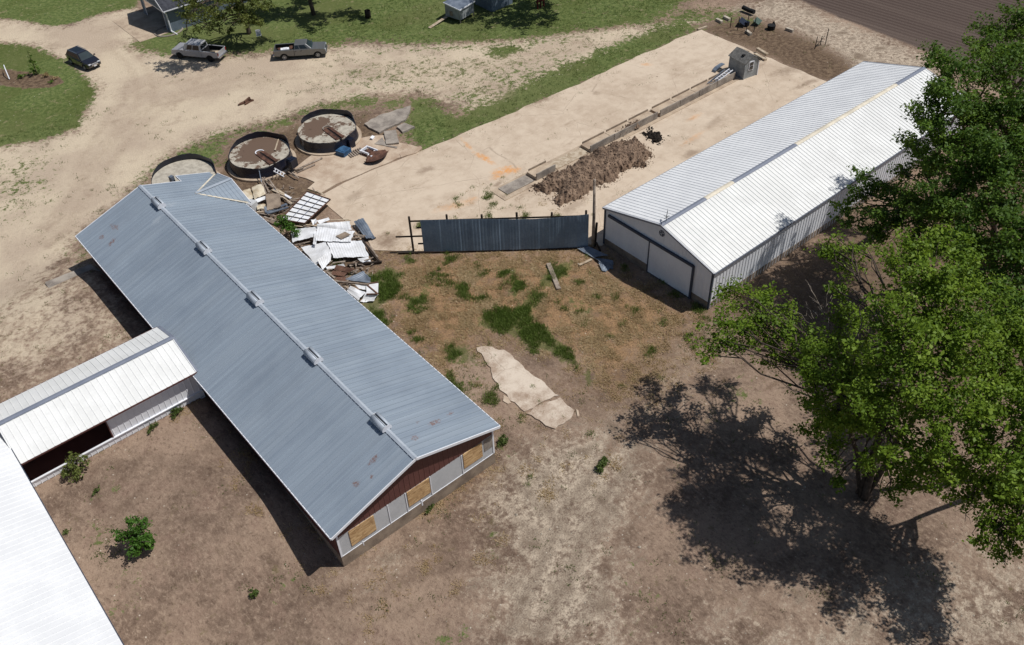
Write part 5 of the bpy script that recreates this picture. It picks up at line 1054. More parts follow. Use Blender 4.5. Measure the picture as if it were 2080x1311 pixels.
def tree(name, label, cat, base, clusters, mat, forks, r0=.35, seed=0, dens=34, leaf=.17, bare=(), group=None, bark='bark', per=9, twig=.34):
    """clusters: (point, radius); forks: points where the trunk splits, each cluster hangs on the nearest one"""
    t = thing(name, label, cat, base, 0, group)
    m = MB(); fk = [Vector(f) for f in forks]
    for i, f in enumerate(fk): limb(m, Vector(base) + Vector((.25 * (i % 2) - .1, .15 * i, -.2)), f, r0 * (1 - .15 * i), r0 * .5, seed + i, 6, .08)
    for i, (c, rad) in enumerate(clusters):
        c = Vector(c); f = min(fk, key=lambda q: (q - c).length + (4 if q.z > c.z + 1 else 0))
        pts = limb(m, f, c, r0 * .36, .035, seed * 31 + i, 6, .2)
        rr = random.Random(seed * 77 + i)
        for k in range(3): limb(m, pts[3 + k % 3], c + Vector((rr.uniform(-1, 1), rr.uniform(-1, 1), rr.uniform(-.3, .9))) * rad * .9, .045, .012, rr.random(), 4, .2)
    m.build('trunk', M[bark], t, smooth=True)
    crown(t, clusters, mat, dens, leaf, twig, per, seed + 100)
    for i, (a, b) in enumerate(bare):
        m = MB(); pts = limb(m, a, b, .06, .015, seed * 13 + i, 7, .25); rr = random.Random(seed + i)
        for k in range(2, 7):
            for _ in range(2): limb(m, pts[k], pts[k] + (Vector(b) - Vector(a)) * rr.uniform(.15, .35) + Vector((rr.uniform(-1, 1), rr.uniform(-1, 1), rr.uniform(-.4, .8))) * .9, .022, .008, rr.random(), 4, .3)
        m.build('bare_branch', M['dead_bark'], t, smooth=True)
    return t
def K(*q): return [(at(x, y, h), r) for x, y, h, r in q]
b1 = at(1758, 1012)
tree('maple_tree', 'nearest lime-green maple with a double trunk, its left bough reaching towards the white shed', 'tree', b1,
     K((1438, 722, 8, .9), (1470, 700, 8.2, 1.2), (1478, 660, 8.5, .9), (1500, 612, 8.6, 1.3), (1545, 615, 8.8, 1.3), (1530, 660, 8.5, 1.5), (1560, 700, 8.2, 1.6), (1500, 700, 8, 1.2), (1610, 690, 9, 1.4), (1580, 740, 7.6, 1.2), (1640, 728, 9.6, 1.4), (1680, 705, 10, 1.1), (1590, 650, 8.8, 1.0),
       (1672, 520, 11.8, .8), (1705, 515, 12, 1.0), (1722, 545, 11.5, 1.1), (1700, 590, 11, .9), (1740, 510, 12, .7), (1705, 650, 10, .9), (1730, 700, 9, 1.3),
       (1810, 540, 14.5, 1.1), (1850, 530, 16, 1.5), (1890, 510, 16.5, 1.2), (1930, 530, 16, 1.4), (1870, 590, 16.6, 1.9), (1920, 600, 16.4, 1.9), (1825, 610, 14, 1.6), (1960, 590, 14.8, 1.4), (1850, 660, 15.5, 2.0), (1910, 680, 15.2, 2.1), (1960, 680, 15, 1.5), (1800, 680, 14, 1.4), (1790, 745, 13.5, 1.6), (1850, 745, 14, 2.0), (1920, 760, 14, 2.0), (1975, 740, 12, 1.6),
       (1700, 780, 11, 1.3), (1740, 800, 11.5, 1.6), (1800, 820, 12, 1.8), (1870, 830, 12.5, 2.0), (1945, 840, 12.5, 1.8), (1705, 850, 9, 1.1), (1770, 880, 10, 1.5), (1840, 900, 10.5, 1.6), (1910, 910, 10.5, 1.5), (1800, 945, 8, 1.1), (1860, 950, 8.5, 1.3), (1700, 905, 6.5, .9), (1765, 940, 5.5, 1.0), (1905, 955, 8.5, 1.2), (1690, 930, 3.8, .9), (1660, 880, 5.2, 1.0), (1830, 972, 4, 1.2), (1885, 980, 4.4, 1.1), (1805, 1000, 2.6, .7), (1705, 970, 2.6, .7), (1650, 830, 7, .9), (1930, 985, 5, 1.0), (1650, 732, 6.4, 1.2), (1690, 765, 6.5, 1.3), (1725, 825, 5.2, 1.2), (1620, 742, 6.6, 1.1), (1700, 705, 7.4, 1.2), (1745, 660, 8.6, 1.1), (1765, 765, 7, 1.4), (1820, 850, 6.5, 1.4), (1690, 830, 4.6, 1.0), (1670, 770, 11, 1.1), (1665, 820, 10, 1.0), (1690, 870, 7.5, 1.0), (1735, 860, 9, 1.2), (1640, 780, 11.5, .9), (1715, 735, 12, 1.2)),
     'leaf_lime', [b1 + Vector((.4, .6, 6.0)), b1 + Vector((2.6, -.2, 6.5)), at(1830, 720, 11.5), at(1700, 800, 9.5), at(1880, 660, 13.5)], .25, 3, 44, .105,
     bare=[(at(1700, 720, 8.5), at(1655, 600, 11)), (at(1690, 705, 8.5), at(1620, 640, 9)), (at(1745, 830, 7.5), at(1590, 740, 8)), (at(1755, 850, 7), at(1750, 760, 9.5)), (at(1720, 860, 7), at(1600, 790, 7)), (at(1740, 700, 9.5), at(1755, 600, 11.5)), (at(1870, 930, 6), at(1905, 1010, 3)), (at(1880, 900, 7), at(1935, 870, 7)), (at(1790, 780, 9.5), at(1850, 780, 10.5))])
b2 = at(2150, 960)
tree('maple_tree', 'maple at the right edge whose low boughs hang furthest down over the bare ground', 'tree', b2,
     K((1985, 905, 10.5, 1.5), (2030, 930, 10.5, 1.8), (1975, 960, 7.2, 1.3), (2010, 1000, 7, 1.5), (1965, 1015, 6.4, .9), (2050, 1010, 7.2, 1.6), (2020, 1060, 6.3, 1.1), (2045, 1090, 6.2, 1.1), (2030, 1130, 5.8, .7), (2070, 1075, 6.4, 1.1), (1990, 1100, 5.8, .6), (2080, 950, 11, 1.9), (2000, 840, 12, 1.7), (2060, 850, 12.5, 2.0), (2050, 770, 12, 2.1), (2010, 760, 12, 1.5), (2100, 800, 12, 2.2), (2070, 690, 13, 1.8), (2110, 1020, 8, 2.0), (2150, 900, 10, 2.2), (2140, 1080, 8, 1.8), (2190, 1000, 9, 2.2), (2110, 700, 13, 2.0), (2200, 1090, 8.5, 1.9), (2160, 780, 13, 2.2), (2230, 900, 11, 2.2)),
     'leaf_lime', [b2 + Vector((-.3, .2, 5)), at(2090, 880, 8), at(2080, 760, 10.5)], .28, 5, 44, .105, bare=[(at(1975, 930, 6.5), at(1935, 1000, 4)), (at(2000, 960, 6), at(1960, 1060, 3.4))])
b3 = at(2010, 545)
tree('elm_tree', 'dense dark green tree behind the maples, its left bough hanging over the shed wall', 'tree', b3,
     K((1725, 425, 7.2, .8), (1745, 400, 7.4, 1.1), (1755, 360, 7.6, .8), (1790, 385, 8.0, 1.3), (1830, 400, 8.4, 1.4), (1780, 430, 7.6, 1.3), (1840, 355, 8.8, 1.0), (1720, 455, 8.2, .8), (1770, 465, 8, 1.1), (1820, 445, 9, 1.5), (1900, 490, 9.5, 1.4), (1855, 495, 8.2, 1.1), (1960, 545, 10, 1.6), (1800, 480, 7.8, 1.0), (1985, 640, 11, 1.5), (2030, 690, 11, 1.6), (1870, 420, 10.5, 1.7), (1910, 440, 11, 1.8), (1865, 470, 9, 1.3), (1880, 350, 11, 1.4),
       (1850, 290, 12, .8), (1870, 310, 12, 1.3), (1905, 330, 12.5, 1.8), (1950, 350, 13, 2.0), (1930, 400, 12.5, 2.0), (1980, 420, 12.5, 2.2), (1960, 480, 11.5, 2.0), (2010, 500, 11.5, 2.1), (2000, 570, 11, 2.0), (2030, 430, 13, 2.4), (2010, 350, 14, 2.4), (2060, 360, 14.5, 2.5), (2080, 460, 13, 2.6), (2060, 560, 12, 2.2), (2040, 630, 11.5, 1.8), (2100, 620, 12, 2.2), (2120, 520, 13, 2.4)),
     'leaf_dark', [b3 + Vector((0, 0, 5.5)), at(1900, 440, 8.5), at(2000, 420, 10), at(2060, 480, 10)], .36, 7, 46, .115)
b4 = at(2060, 330)
tree('elm_tree', 'tallest dark tree, its crown covering the far corner of the white shed roof', 'tree', b4,
     K((1897, 118, 18, 1.0), (1917, 142, 18, 1.3), (1902, 185, 17.2, 1.2), (1882, 215, 16.6, 1.0), (1872, 250, 15.8, .9), (1902, 245, 16.4, 1.4), (1892, 285, 15, 1.1), (1940, 210, 17.4, 1.7), (1960, 150, 18.2, 1.5), (1995, 110, 16, 1.5), (2020, 75, 17, 1.4), (2055, 70, 17.5, 1.5), (2080, 50, 18, 1.6), (2010, 160, 16, 2.1), (2060, 130, 17, 2.3), (1985, 230, 15, 2.3), (1945, 285, 13.6, 2.0), (2040, 230, 16, 2.6), (2000, 300, 14.6, 2.3), (2060, 300, 15.2, 2.6), (2100, 200, 17, 2.6), (2110, 110, 18, 2.3), (2120, 320, 15.5, 2.6), (2140, 230, 17, 2.6)),
     'leaf_dark', [b4 + Vector((0, 0, 6)), at(1960, 250, 12.5), at(2050, 200, 13)], .38, 11, 46, .115)

# trees by the lawn at the top of the yard
b5 = at(507, 69)
tree('birch_tree', 'small pale-leaved tree on the lawn between the garage and the dark grey pickup', 'tree', b5,
     K((395, 8, 7.6, 1.5), (430, -12, 8.2, 1.7), (368, -8, 8, 1.3), (462, 2, 7.6, 1.5), (424, 24, 6.4, 1.2), (382, 28, 6, .9), (480, 20, 4.5, 1.5), (515, 10, 5, 1.6), (500, 45, 3.2, 1.2), (455, 35, 3.6, 1.1), (525, 45, 3.2, 1.1), (490, -15, 6.5, 1.7), (540, 15, 4.6, 1.0), (435, 20, 4.5, .9), (560, -10, 5.5, 1.2), (440, 55, 2.4, .8), (470, -5, 6, 1.4), (505, 30, 4, 1.3), (420, 40, 3.2, .8), (404, 35, 3.8, .7), (405, 62, 2.2, .6), (465, 60, 2.0, .6)),
     'leaf_pale', [b5 + Vector((0, 0, 2.2)), b5 + Vector((.1, .1, 4.2))], .26, 13, 40, .12, per=9, twig=.3)
b6 = at(639, 30)
tree('shade_tree', 'dark-trunked shade tree standing in a mulch ring at the top of the lawn', 'tree', b6,
     [(b6 + Vector(q), r) for q, r in (((0, 0, 9), 2.4), ((2, 1, 8), 2.0), ((-2, 1, 8.5), 2.2), ((1, -1.2, 9), 1.6), ((-3.6, 1.6, 7.4), 1.8), ((3.8, 1.5, 7.6), 1.8), ((0, 2.5, 10), 2.4), ((-1.5, 3.5, 8), 2.0), ((5.2, 3, 8), 1.6), ((4, -4, 9), 2.2), ((6.5, -5.5, 9), 2.0), ((2, -6, 9.5), 2.0), ((1.5, -3, 8.5), 1.8), ((7.5, -8, 9.5), 1.8))], 'leaf_dark', [b6 + Vector((-.3, .3, 4.5))], .30, 17, 22, .17)
b7 = at(1165, -18)
tree('shade_tree', 'shade tree at the top edge, shading the lawn right of the blue shed', 'tree', b7,
     [(Vector(q), r) for q, r in (((75.5, 80.5, 9.5), 2.6), ((78, 79, 9), 2.2), ((73, 82, 9), 2.2), ((77, 82.5, 9), 2.2), ((74, 79, 9.5), 1.8), ((80, 81.5, 9), 1.8), ((71.5, 84, 9), 1.8), ((75, 84, 10), 2.0), ((79, 84, 10), 2.2))], 'leaf_dark', [b7 + Vector((0, 0, 4.5))], .35, 19, 22, .17)
b8 = at(800, -75)
tree('shade_tree', 'shade tree beyond the top edge shading the lawn behind the coop', 'tree', b8,
     [(b8 + Vector(q), r) for q, r in (((0, 0, 10), 2.6), ((3, -1, 8.5), 2.4), ((-3, -1, 8.5), 2.4), ((1, -4, 9), 2.0), ((-5, 0, 8), 2.2), ((5, 1, 8), 2.2), ((-2, -4.5, 9.5), 1.8))], 'leaf_dark', [b8 + Vector((0, 0, 4.5))], .35, 23, 18, .2)
b9 = at(90, -45)
tree('shade_tree', 'shade tree beyond the top left corner shading the far lawn', 'tree', b9,
     [(b9 + Vector(q), r) for q, r in (((0, 0, 9), 2.6), ((3, -1, 8), 2.4), ((-3, -1, 8), 2.4), ((0, 2.5, 9.5), 2.2), ((-5, 2, 7), 2.0))], 'leaf_dark', [b9 + Vector((0, 0, 4.5))], .35, 29, 18, .2)
b10 = at(330, -30)
b11 = at(368, 70)
tree('shrub', 'loose pale shrub growing against the garage wall behind the silver pickup', 'shrub', b11 + Vector((1.2, .6, 0)),
     K((385, 30, 2.8, .9), (395, 45, 2.2, .9), (400, 62, 1.5, .7), (428, 62, 1.6, .8), (450, 66, 1.4, .6), (410, 20, 3.6, .7)), 'leaf_pale', [b11 + Vector((1.2, .6, .8))], .10, 31, 20, .12, per=7)

# courtyard shrubs
s1 = at(290, 1118)
tree('young_tree', 'bushy bright green young tree alone in the brown courtyard', 'tree', s1,
     [(s1 + Vector(q), r) for q, r in (((0, 0, 1.3), .62), ((.45, .25, 1.6), .5), ((-.4, .35, 1.5), .5), ((.1, -.45, 1.3), .5), ((-.45, -.35, 1.1), .45), ((.6, -.3, 1.1), .45), ((.05, .1, 2.1), .42), ((.5, .55, 2.0), .32), ((-.55, .7, 1.7), .3), ((.75, .1, 1.9), .3), ((.1, .6, 2.3), .28), ((-.1, 0, .7), .5), ((.3, -.6, .8), .35), ((-.7, .1, 1.9), .28))],
     'leaf_shrub', [s1 + Vector((0, 0, .6))], .09, 37, 120, .095, per=7, twig=.2)
s2 = at(158, 968)
tree('shrub', 'yellow-green bush against the knee wall of the covered walkway', 'shrub', s2,
     [(s2 + Vector(q), r) for q, r in (((0, .1, .8), .55), ((.4, .2, 1.0), .45), ((-.4, .1, .7), .45), ((.15, .3, 1.4), .35), ((.55, .2, 1.35), .3), ((-.15, 0, 1.15), .35), ((.7, .1, .7), .3), ((0, -.3, .5), .4))],
     'leaf_pale', [s2 + Vector((0, .1, .35))], .06, 41, 100, .085, per=7, twig=.18)
s3 = at(583, 482)
tree('shrub', 'green bush growing up between the barn eave and the white torn sheets', 'shrub', s3 + Vector((.1, .2, 0)),
     [(s3 + Vector(q), r) for q, r in (((0, 0, 1.2), .6), ((.2, .4, 1.8), .5), ((.3, -.5, 1.2), .5), ((.1, .6, 1.4), .45), ((.5, -.9, .9), .45), ((.55, .1, .9), .45))], 'leaf_shrub', [s3 + Vector((.1, .1, .5))], .06, 43, 90, .10, per=7, twig=.2)
for k, (x, y, l, h) in enumerate(((362, 842, 'small weed tuft at the foot of the knee wall near the barn', .35), (312, 872, 'low spreading weed at the knee wall further from the barn', .28), (197, 1000, 'pale weeds on the courtyard dirt below the yellow-green bush', .2), (518, 1207, 'round dark weed alone in the courtyard right of the young tree', .25), (1222, 948, 'small green weed in the ragged edge of the tree shadow', .4), (136, 1085, 'tiny weed beside the eave of the big white roof', .22), (1020, 900, 'weed tuft at the right corner of the barn end wall', .35), (873, 1037, 'small weed at the foot of the barn end wall', .25))):
    p = at(x, y); t = thing('weed', l, 'weed', p)
    crown(t, [(p + Vector((0, 0, h * .8)), h), (p + Vector((h, .1, h * .6)), h * .8), (p + Vector((-h, -.1, h * .6)), h * .8)], 'weed', 320, .07, .12, 6, 60 + k)
    m = MB(); m.tube([p, p + Vector((0, 0, h))], .015, 5); m.build('stem', M['bark'], t)

# ------------------------------------------------------------------ tall grass, dead stalks and low weeds on the ground
def clumpy(P, k, seed):
    r = np.random.default_rng(seed); z = np.zeros(len(P))
    for _ in range(24): w = r.normal(size=2) * k; z += np.sin(P @ w + r.uniform(0, 6.28))
    return z / math.sqrt(24)
def tufts(name, label, n, test, blades, hgt, width, mat, bounds, seed, spread=.12, lean=.5):
    r = np.random.default_rng(seed); pts = np.zeros((0, 2))
    while len(pts) < n:
        P = np.stack([r.uniform(bounds[0], bounds[1], 60000), r.uniform(bounds[2], bounds[3], 60000)], 1); P = P[r.random(len(P)) < test(P)]; pts = np.concatenate([pts, P]); 
    pts = pts[:n]; k = n * blades; B = np.repeat(pts, blades, 0) + r.normal(size=(k, 2)) * spread
    z = gz(B[:, 0], B[:, 1]); a = r.uniform(0, 6.283, k); h = hgt * r.uniform(.5, 1.25, k) * np.repeat(r.uniform(.7, 1.3, n), blades); ln = lean * h * r.uniform(.2, 1.2, k)
    wx = np.cos(a) * width; wy = np.sin(a) * width; dx = -np.sin(a) * ln; dy = np.cos(a) * ln
    base = np.stack([B[:, 0], B[:, 1], z - .02], 1)
    V = np.stack([base + np.stack([-wx, -wy, 0 * z], 1), base + np.stack([wx, wy, 0 * z], 1), base + np.stack([dx * .6 + wx * .7, dy * .6 + wy * .7, h * .75], 1), base + np.stack([dx, dy, h], 1)], 1).reshape(-1, 3)
    me = bpy.data.meshes.new(name); me.vertices.add(4 * k); me.vertices.foreach_set('co', V.astype(np.float32).ravel()); me.loops.add(4 * k); me.loops.foreach_set('vertex_index', np.arange(4 * k, dtype=np.int32))
    me.polygons.add(k); me.polygons.foreach_set('loop_start', np.arange(0, 4 * k, 4, dtype=np.int32)); me.update(calc_edges=True)
    t = np.clip(np.repeat(.4 + .2 * clumpy(pts, .9, seed + 9) + r.normal(0, .2, n), blades) + r.normal(0, .15, k), 0, 1); at_ = me.attributes.new('tint', 'FLOAT', 'POINT'); at_.data.foreach_set('value', np.repeat(t, 4).astype(np.float32))
    me.materials.append(M[mat]); o = bpy.data.objects.new(name, me); COL.objects.link(o); return tag(o, label, 'grass', None, 'stuff')
tufts('tall_grass', 'tall dark green grass growing in patches among the dead weeds', 5600, lambda P: np.clip(zone('lush', P) * 1.2 - .62 + .65 * clumpy(P, 2.6, 1), 0, 1), 9, .26, .017, 'grass_blade', (20, 48, 28, 58), 51)
tufts('dead_weeds', 'orange-brown dead weed stalks covering the ground before the fence', 17000, lambda P: np.clip((zone('straw', P) - .2) * (.40 + .75 * clumpy(P, 3.2, 2)), 0, 1) * (zone('lush', P) < .4), 6, .11, .022, 'straw', (8, 50, 25, 58), 52, .13, 2.0)
tufts('low_weeds', 'low green weeds scattered over lawn edges and bare ground', 9000, lambda P: np.clip(zone('grass', P) * 1.2 - .3 + .5 * clumpy(P, 1.4, 3), 0, 1) * .8 + .016 * (clumpy(P, 1.0, 4) > 1.0) * (zone('field', P) < .1) * ~((P[:, 0] > 44) & (P[:, 0] < 85) & (P[:, 1] > 31) & (P[:, 1] < 66)), 6, .14, .022, 'weed', (-2, 92, 2, 100), 53, .14, 1.0)

# loose limestone chips
r = np.random.default_rng(61); m = MB(); P = np.stack([r.uniform(0, 45, 60000), r.uniform(0, 50, 60000)], 1)
P = P[r.random(len(P)) < np.clip(zone('pale', P) * .06 + .003, 0, 1)]
for x, y in P[:1500]:
    s = r.uniform(.02, .055) * (2.2 if r.random() < .02 else 1); c = Vector((x, y, gz(x, y) + s * .3)); a = r.uniform(0, 3)
    q = [Vector((math.cos(a + k) * s * r.uniform(.7, 1.3), math.sin(a + k) * s * r.uniform(.7, 1.3), 0)) for k in (0, 1.6, 3.1, 4.7)]
    m.add([c + v for v in q] + [c + Vector((0, 0, s * .8))], [(0, 1, 4), (1, 2, 4), (2, 3, 4), (3, 0, 4)])
tag(m.build('limestone_chips', M['stone']), 'pale limestone chips strewn over the bare ground', 'stones', None, 'stuff')

# ------------------------------------------------------------------ garage, house, coop and sheds at the top
g = thing('garage', 'garage with dark shingle roof, open door and white trim beside the drive', 'garage', (40, 116, 0))
GX0, GX1, GY0, GY1, GE, GR_ = 36.9, 44.0, 111.7, 119.9, 2.95, 6.0; gym = (GY0 + GY1) / 2
for s, ye in ((-1, GY0 - .5), (1, GY1 + .5)): MB().quad((GX0 - .5, gym, GR_), (GX1, gym, GR_), (GX1, ye, GE), (GX0 - .5, ye, GE)).build('roof', simple('dark_shingles', srgb(84, 86, 94, .7), srgb(50, 52, 60, .7), 2.2, .95, 0, .5), g, solid=.08)
m = MB(); m.quad((GX0, GY0, 0), (GX1, GY0, 0), (GX1, GY0, GE), (GX0, GY0, GE)); m.build('side_wall', M['blue_wall'], g, solid=.1)
m = MB(); m.add([(GX0, GY0, 0), (GX0, GY0 + 1.0, 0), (GX0, GY0 + 1.0, 2.3), (GX0, GY1 - 1.0, 2.3), (GX0, GY1 - 1.0, 0), (GX0, GY1, 0), (GX0, GY1, GE), (GX0, gym, GR_ - .15), (GX0, GY0, GE)], [tuple(range(9))]); m.build('front_wall', M['blue_wall'], g, solid=.1)
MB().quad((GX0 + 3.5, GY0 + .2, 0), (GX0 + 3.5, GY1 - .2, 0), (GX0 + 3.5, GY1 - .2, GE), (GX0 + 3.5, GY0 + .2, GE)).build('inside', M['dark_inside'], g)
for y in (GY0 + 1.0, GY1 - 1.0): MB().box((GX0 - .06, y, 1.15), (.08, .14, 2.3)).build('door_trim', M['white_trim'], g)
MB().box((GX0 - .06, gym, 2.36), (.08, GY1 - GY0 - 1.8, .14)).build('door_trim', M['white_trim'], g)
for ye in (GY0 - .5, GY1 + .5): m = MB(); m.bar((GX0 - .52, gym, GR_ - .03), (GX0 - .52, ye, GE - .03), .05, .18); m.build('fascia', M['white_trim'], g)
m = MB(); m.bar((GX0 - .5, GY0 - .54, GE - .03), (GX1, GY0 - .54, GE - .03), .10, .12); m.build('gutter', M['white_trim'], g)
m = MB(); m.tube([(GX0 - .4, GY0 - .55, GE - .1), (GX0 - .05, GY0 - .1, GE - .5), (GX0 - .05, GY0 - .1, .25), (GX0 + .15, GY0 - 1.3, .08)], .09, 6); m.build('downspout', M['white_trim'], g)
MB().prism([(GX0 - 4.2, GY0 + .1), (GX0 + 3.4, GY0 + .1), (GX0 + 3.4, GY1 + .6), (GX0 - 4.2, GY1 + .6)], -.05, .045).build('driveway_apron', M['pale_concrete']); tag(bpy.data.objects['driveway_apron'], kind='structure')
h = thing('house', 'blue-grey sided house wall with white corner trim behind the small trees', 'house', (48, 117, 0))
MB().box((47.3, 117.3, 2.2), (6.2, 8, 4.4)).build('wall', M['blue_wall'], h); MB().box((50.42, 113.28, 2.2), (.18, .1, 4.4)).build('corner_trim', M['white_trim'], h)
MB().add([(43.8, 112.6, 4.3), (50.9, 112.6, 4.3), (50.9, 117.3, 6.6), (43.8, 117.3, 6.6), (50.9, 122, 4.3), (43.8, 122, 4.3)], [(0, 1, 2, 3), (3, 2, 4, 5)]).build('roof', M['shingle_grey'], h, solid=.1)
t = thing('edging_ring', 'round edging of a small planting bed at the garage corner', 'garden edging', at(343, 66))
p = at(343, 64); m = MB(); m.tube([p + Vector((1.75 * math.cos(a), 1.5 * math.sin(a), .06)) for a in np.linspace(0, 2 * math.pi, 28)], .11, 6); m.build('edging', M['grey_concrete'], t)

# chicken coop on legs
ca, cb_, cc = at(905, 32, .4), at(935, 42, .4), at(963, 25, .4); cd = ca + cc - cb_
co = thing('chicken_coop', 'small raised grey coop with a sloping metal roof and a plank ramp', 'coop', (cb_ + cd) / 2 * 1.0)
co.location.z = 0
tops = {0: 2.05, 1: 1.75, 2: 1.75, 3: 2.05}
Q = [ca, cb_, cc, cd]; T = [Vector((q.x, q.y, tops[i])) for i, q in enumerate(Q)]
m = MB(); m.add(Q + T, [(0, 1, 5, 4), (1, 2, 6, 5), (2, 3, 7, 6), (3, 0, 4, 7), (3, 2, 1, 0)]); m.build('box', M['grey_paint'], co)
ctr = sum(T, Vector()) / 4; RT = [ctr + (q - ctr) * 1.10 + Vector((0, 0, .06)) for q in T]
MB().quad(*RT).build('roof', M['galv'], co, solid=.05)
for a, b in ((0, 1), (1, 2)): m = MB(); m.bar(RT[a] + Vector((0, 0, -.03)), RT[b] + Vector((0, 0, -.03)), .05, .14); m.build('fascia', M['white_trim'], co)
for i in range(4): m = MB(); m.bar(Q[i] * .94 + Vector((co.location.x, co.location.y, 0)) * .06 + Vector((0, 0, -.4 - Q[i].z * 0.0)), Q[i] * .94 + Vector((co.location.x, co.location.y, 0)) * .06 + Vector((0, 0, .02)), .12); m.build('leg', M['wood_grey'], co)
e0 = Q[0].lerp(Q[1], .12); m = MB(); m.bar(e0, at(872, 58) + Vector((0, 0, .06)), .42, .06); m.build('ramp', M['wood_pale'], co)
m = MB(); f0 = Q[0].lerp(Q[1], .42) + Vector((-.04, 0, .55)); m.box(f0, (.04, .5, .6), .15); m.build('hatch', M['wood_grey'], co)

bs = thing('tool_shed', 'blue-grey corrugated metal shed standing right of the coop at the top edge', 'shed', (71.6, 89.5, 0))
for (o, u, L) in (((69.6, 87.5, 0), (1, .05, 0), 3.6), ((69.6, 91.0, 0), (0, -1, 0), 3.5)):
    u = Vector(u).normalized(); nrm = Vector((u.y, -u.x, 0)); MB().ribbed(o, u, L, (0, 0, 1), lambda t: (0, 2.9), nrm, .28, .05, .02).build('wall', M['blue_wall'], bs, solid=.03)
MB().add([(69.3, 87.2, 2.9), (73.5, 87.4, 2.9), (73.5, 89.3, 3.7), (69.3, 89.2, 3.7), (73.5, 91.4, 2.9), (69.3, 91.3, 2.9)], [(0, 1, 2, 3), (3, 2, 4, 5)]).build('roof', M['galv'], bs, solid=.05)
rp = at(1098, 16); rf_ = thing('red_frame', 'dark red wooden frame standing in tree shade at the top edge', 'frame', rp)
for dx in (-.55, .0, .6): MB().box((rp.x + dx, rp.y + .1 * dx, .9), (.16, .16, 1.9)).build('post', M['red_paint'], rf_)
for z in (.9, 1.7): MB().box((rp.x, rp.y, z), (1.5, .1, .22)).build('rail', M['red_paint'], rf_)

bp = at(748, 36); ba = thing('burn_barrel', 'rusty black burn barrel on a bare patch of the lawn', 'barrel', bp)
MB().tube([bp, bp + Vector((0, 0, .95))], .36, 20, False).build('drum', M['wood_dark'], ba, solid=.02, smooth=True)
MB().tube([bp + Vector((0, 0, .02)), bp + Vector((0, 0, .3))], .33, 18).build('ash', M['black'], ba)
for z in (.32, .64, .94): m = MB(); m.tube([bp + Vector((.365 * math.cos(a), .365 * math.sin(a), z)) for a in np.linspace(0, 2 * math.pi, 21)], .018, 5, False); m.build('rib', M['wood_dark'], ba)
sp = at(527, 77); sg = thing('yard_sign', 'small white yard sign with dark blocks standing on the lawn near the pickups', 'sign', sp)
MB().box((sp.x, sp.y, .62), (.62, .03, .85), -.3).build('board', M['white_trim'], sg)
for i, (dx, z, w, hh) in enumerate(((-.1, .92, .34, .10), (.05, .75, .40, .09), (-.08, .58, .30, .12), (.08, .40, .36, .09))): MB().box((sp.x + dx - .01, sp.y - .03, z), (w, .02, hh), -.3).build('block', M['grey_trim'], sg)
for dx in (-.22, .22): MB().box((sp.x + dx, sp.y - dx * .3, .12), (.03, .03, .26)).build('leg', M['galv'], sg)

# island flower bed
p = at(76, 152); t = thing('spruce_sapling', 'thin dark spruce sapling in the mulched island bed', 'tree', p)
crown(t, [(p + Vector((0, 0, z)), r_) for z, r_ in ((.5, .75), (1.1, .62), (1.7, .45), (2.3, .30), (2.8, .16))], 'leaf_dark', 60, .09, .16, 6, 71, .45); m = MB(); m.tube([p, p + Vector((0, 0, 3.0))], [.06, .015], 6); m.build('trunk', M['bark'], t)
for k, (x, y, l, h_) in enumerate(((42, 160, 'low grey-green shrub left of the spruce sapling in the island bed', .42), (93, 157, 'small reddish shrub right of the spruce sapling in the island bed', .45), (112, 162, 'low brownish plant at the right end of the island bed', .35), (103, 170, 'low plant nearest the lower rim of the island bed', .3))):
    p = at(x, y); t = thing('bed_plant', l, 'shrub', p); crown(t, [(p + Vector((0, 0, h_ * .7)), h_), (p + Vector((.3, .1, h_ * .6)), h_ * .7)], 'leaf_dark' if k in (0, 3) else 'straw', 120, .08, .14, 6, 80 + k); m = MB(); m.tube([p, p + Vector((0, 0, h_))], .02, 5); m.build('stem', M['bark'], t)
a, b = at(14, 147), at(20, 163); m = MB(); m.tube([a + Vector((0, 0, .9)), a.lerp(b, .5) + Vector((0, 0, 1.0)), b + Vector((0, 0, .1))], .06, 6); tag(m.build('white_pipe', M['white_trim']), 'bent white pipe sticking up at the left end of the island bed', 'pipe')
for k, (x, y) in enumerate(((8, 18), (283, 8))): pass

# ------------------------------------------------------------------ small shed beside the feed bunk, timbers, garden
SA, SB_, SC = Vector((78.16, 56.31, 0)), Vector((77.81, 53.88, 0)), Vector((79.81, 53.55, 0)); ux = (SC - SB_).normalized(); uy = (SA - SB_); dp_ = uy.length; uy.normalize(); wd_ = (SC - SB_).length
ls = thing('garden_shed', 'small weathered grey shed with a white window at the end of the feed bunks', 'shed', SB_.lerp(SC, .5) + uy * dp_ / 2)
def sp3(u, v, z): return SB_ + ux * (u * wd_) + uy * (v * dp_) + Vector((0, 0, z))
prof = [(0, 0), (1, 0), (1, 1.75), (.86, 2.15), (.5, 2.55), (0, 1.95)]
m = MB(); n_ = len(prof); m.add([sp3(u, 0, z) for u, z in prof] + [sp3(u, 1, z) for u, z in prof], [tuple(range(n_))[::-1], tuple(range(n_, 2 * n_)), (0, n_, n_ + 1, 1)] + [(i, n_ + i, n_ + (i + 1) % n_, (i + 1) % n_) for i in range(1, n_)]); m.build('wall', M['grey_paint'], ls)
rfs = MB(); rfs.quad(sp3(-.06, -.05, 1.90), sp3(-.06, 1.05, 1.90), sp3(.5, 1.05, 2.60), sp3(.5, -.05, 2.60)).build('roof', M['shingle_grey'], ls, solid=.05)
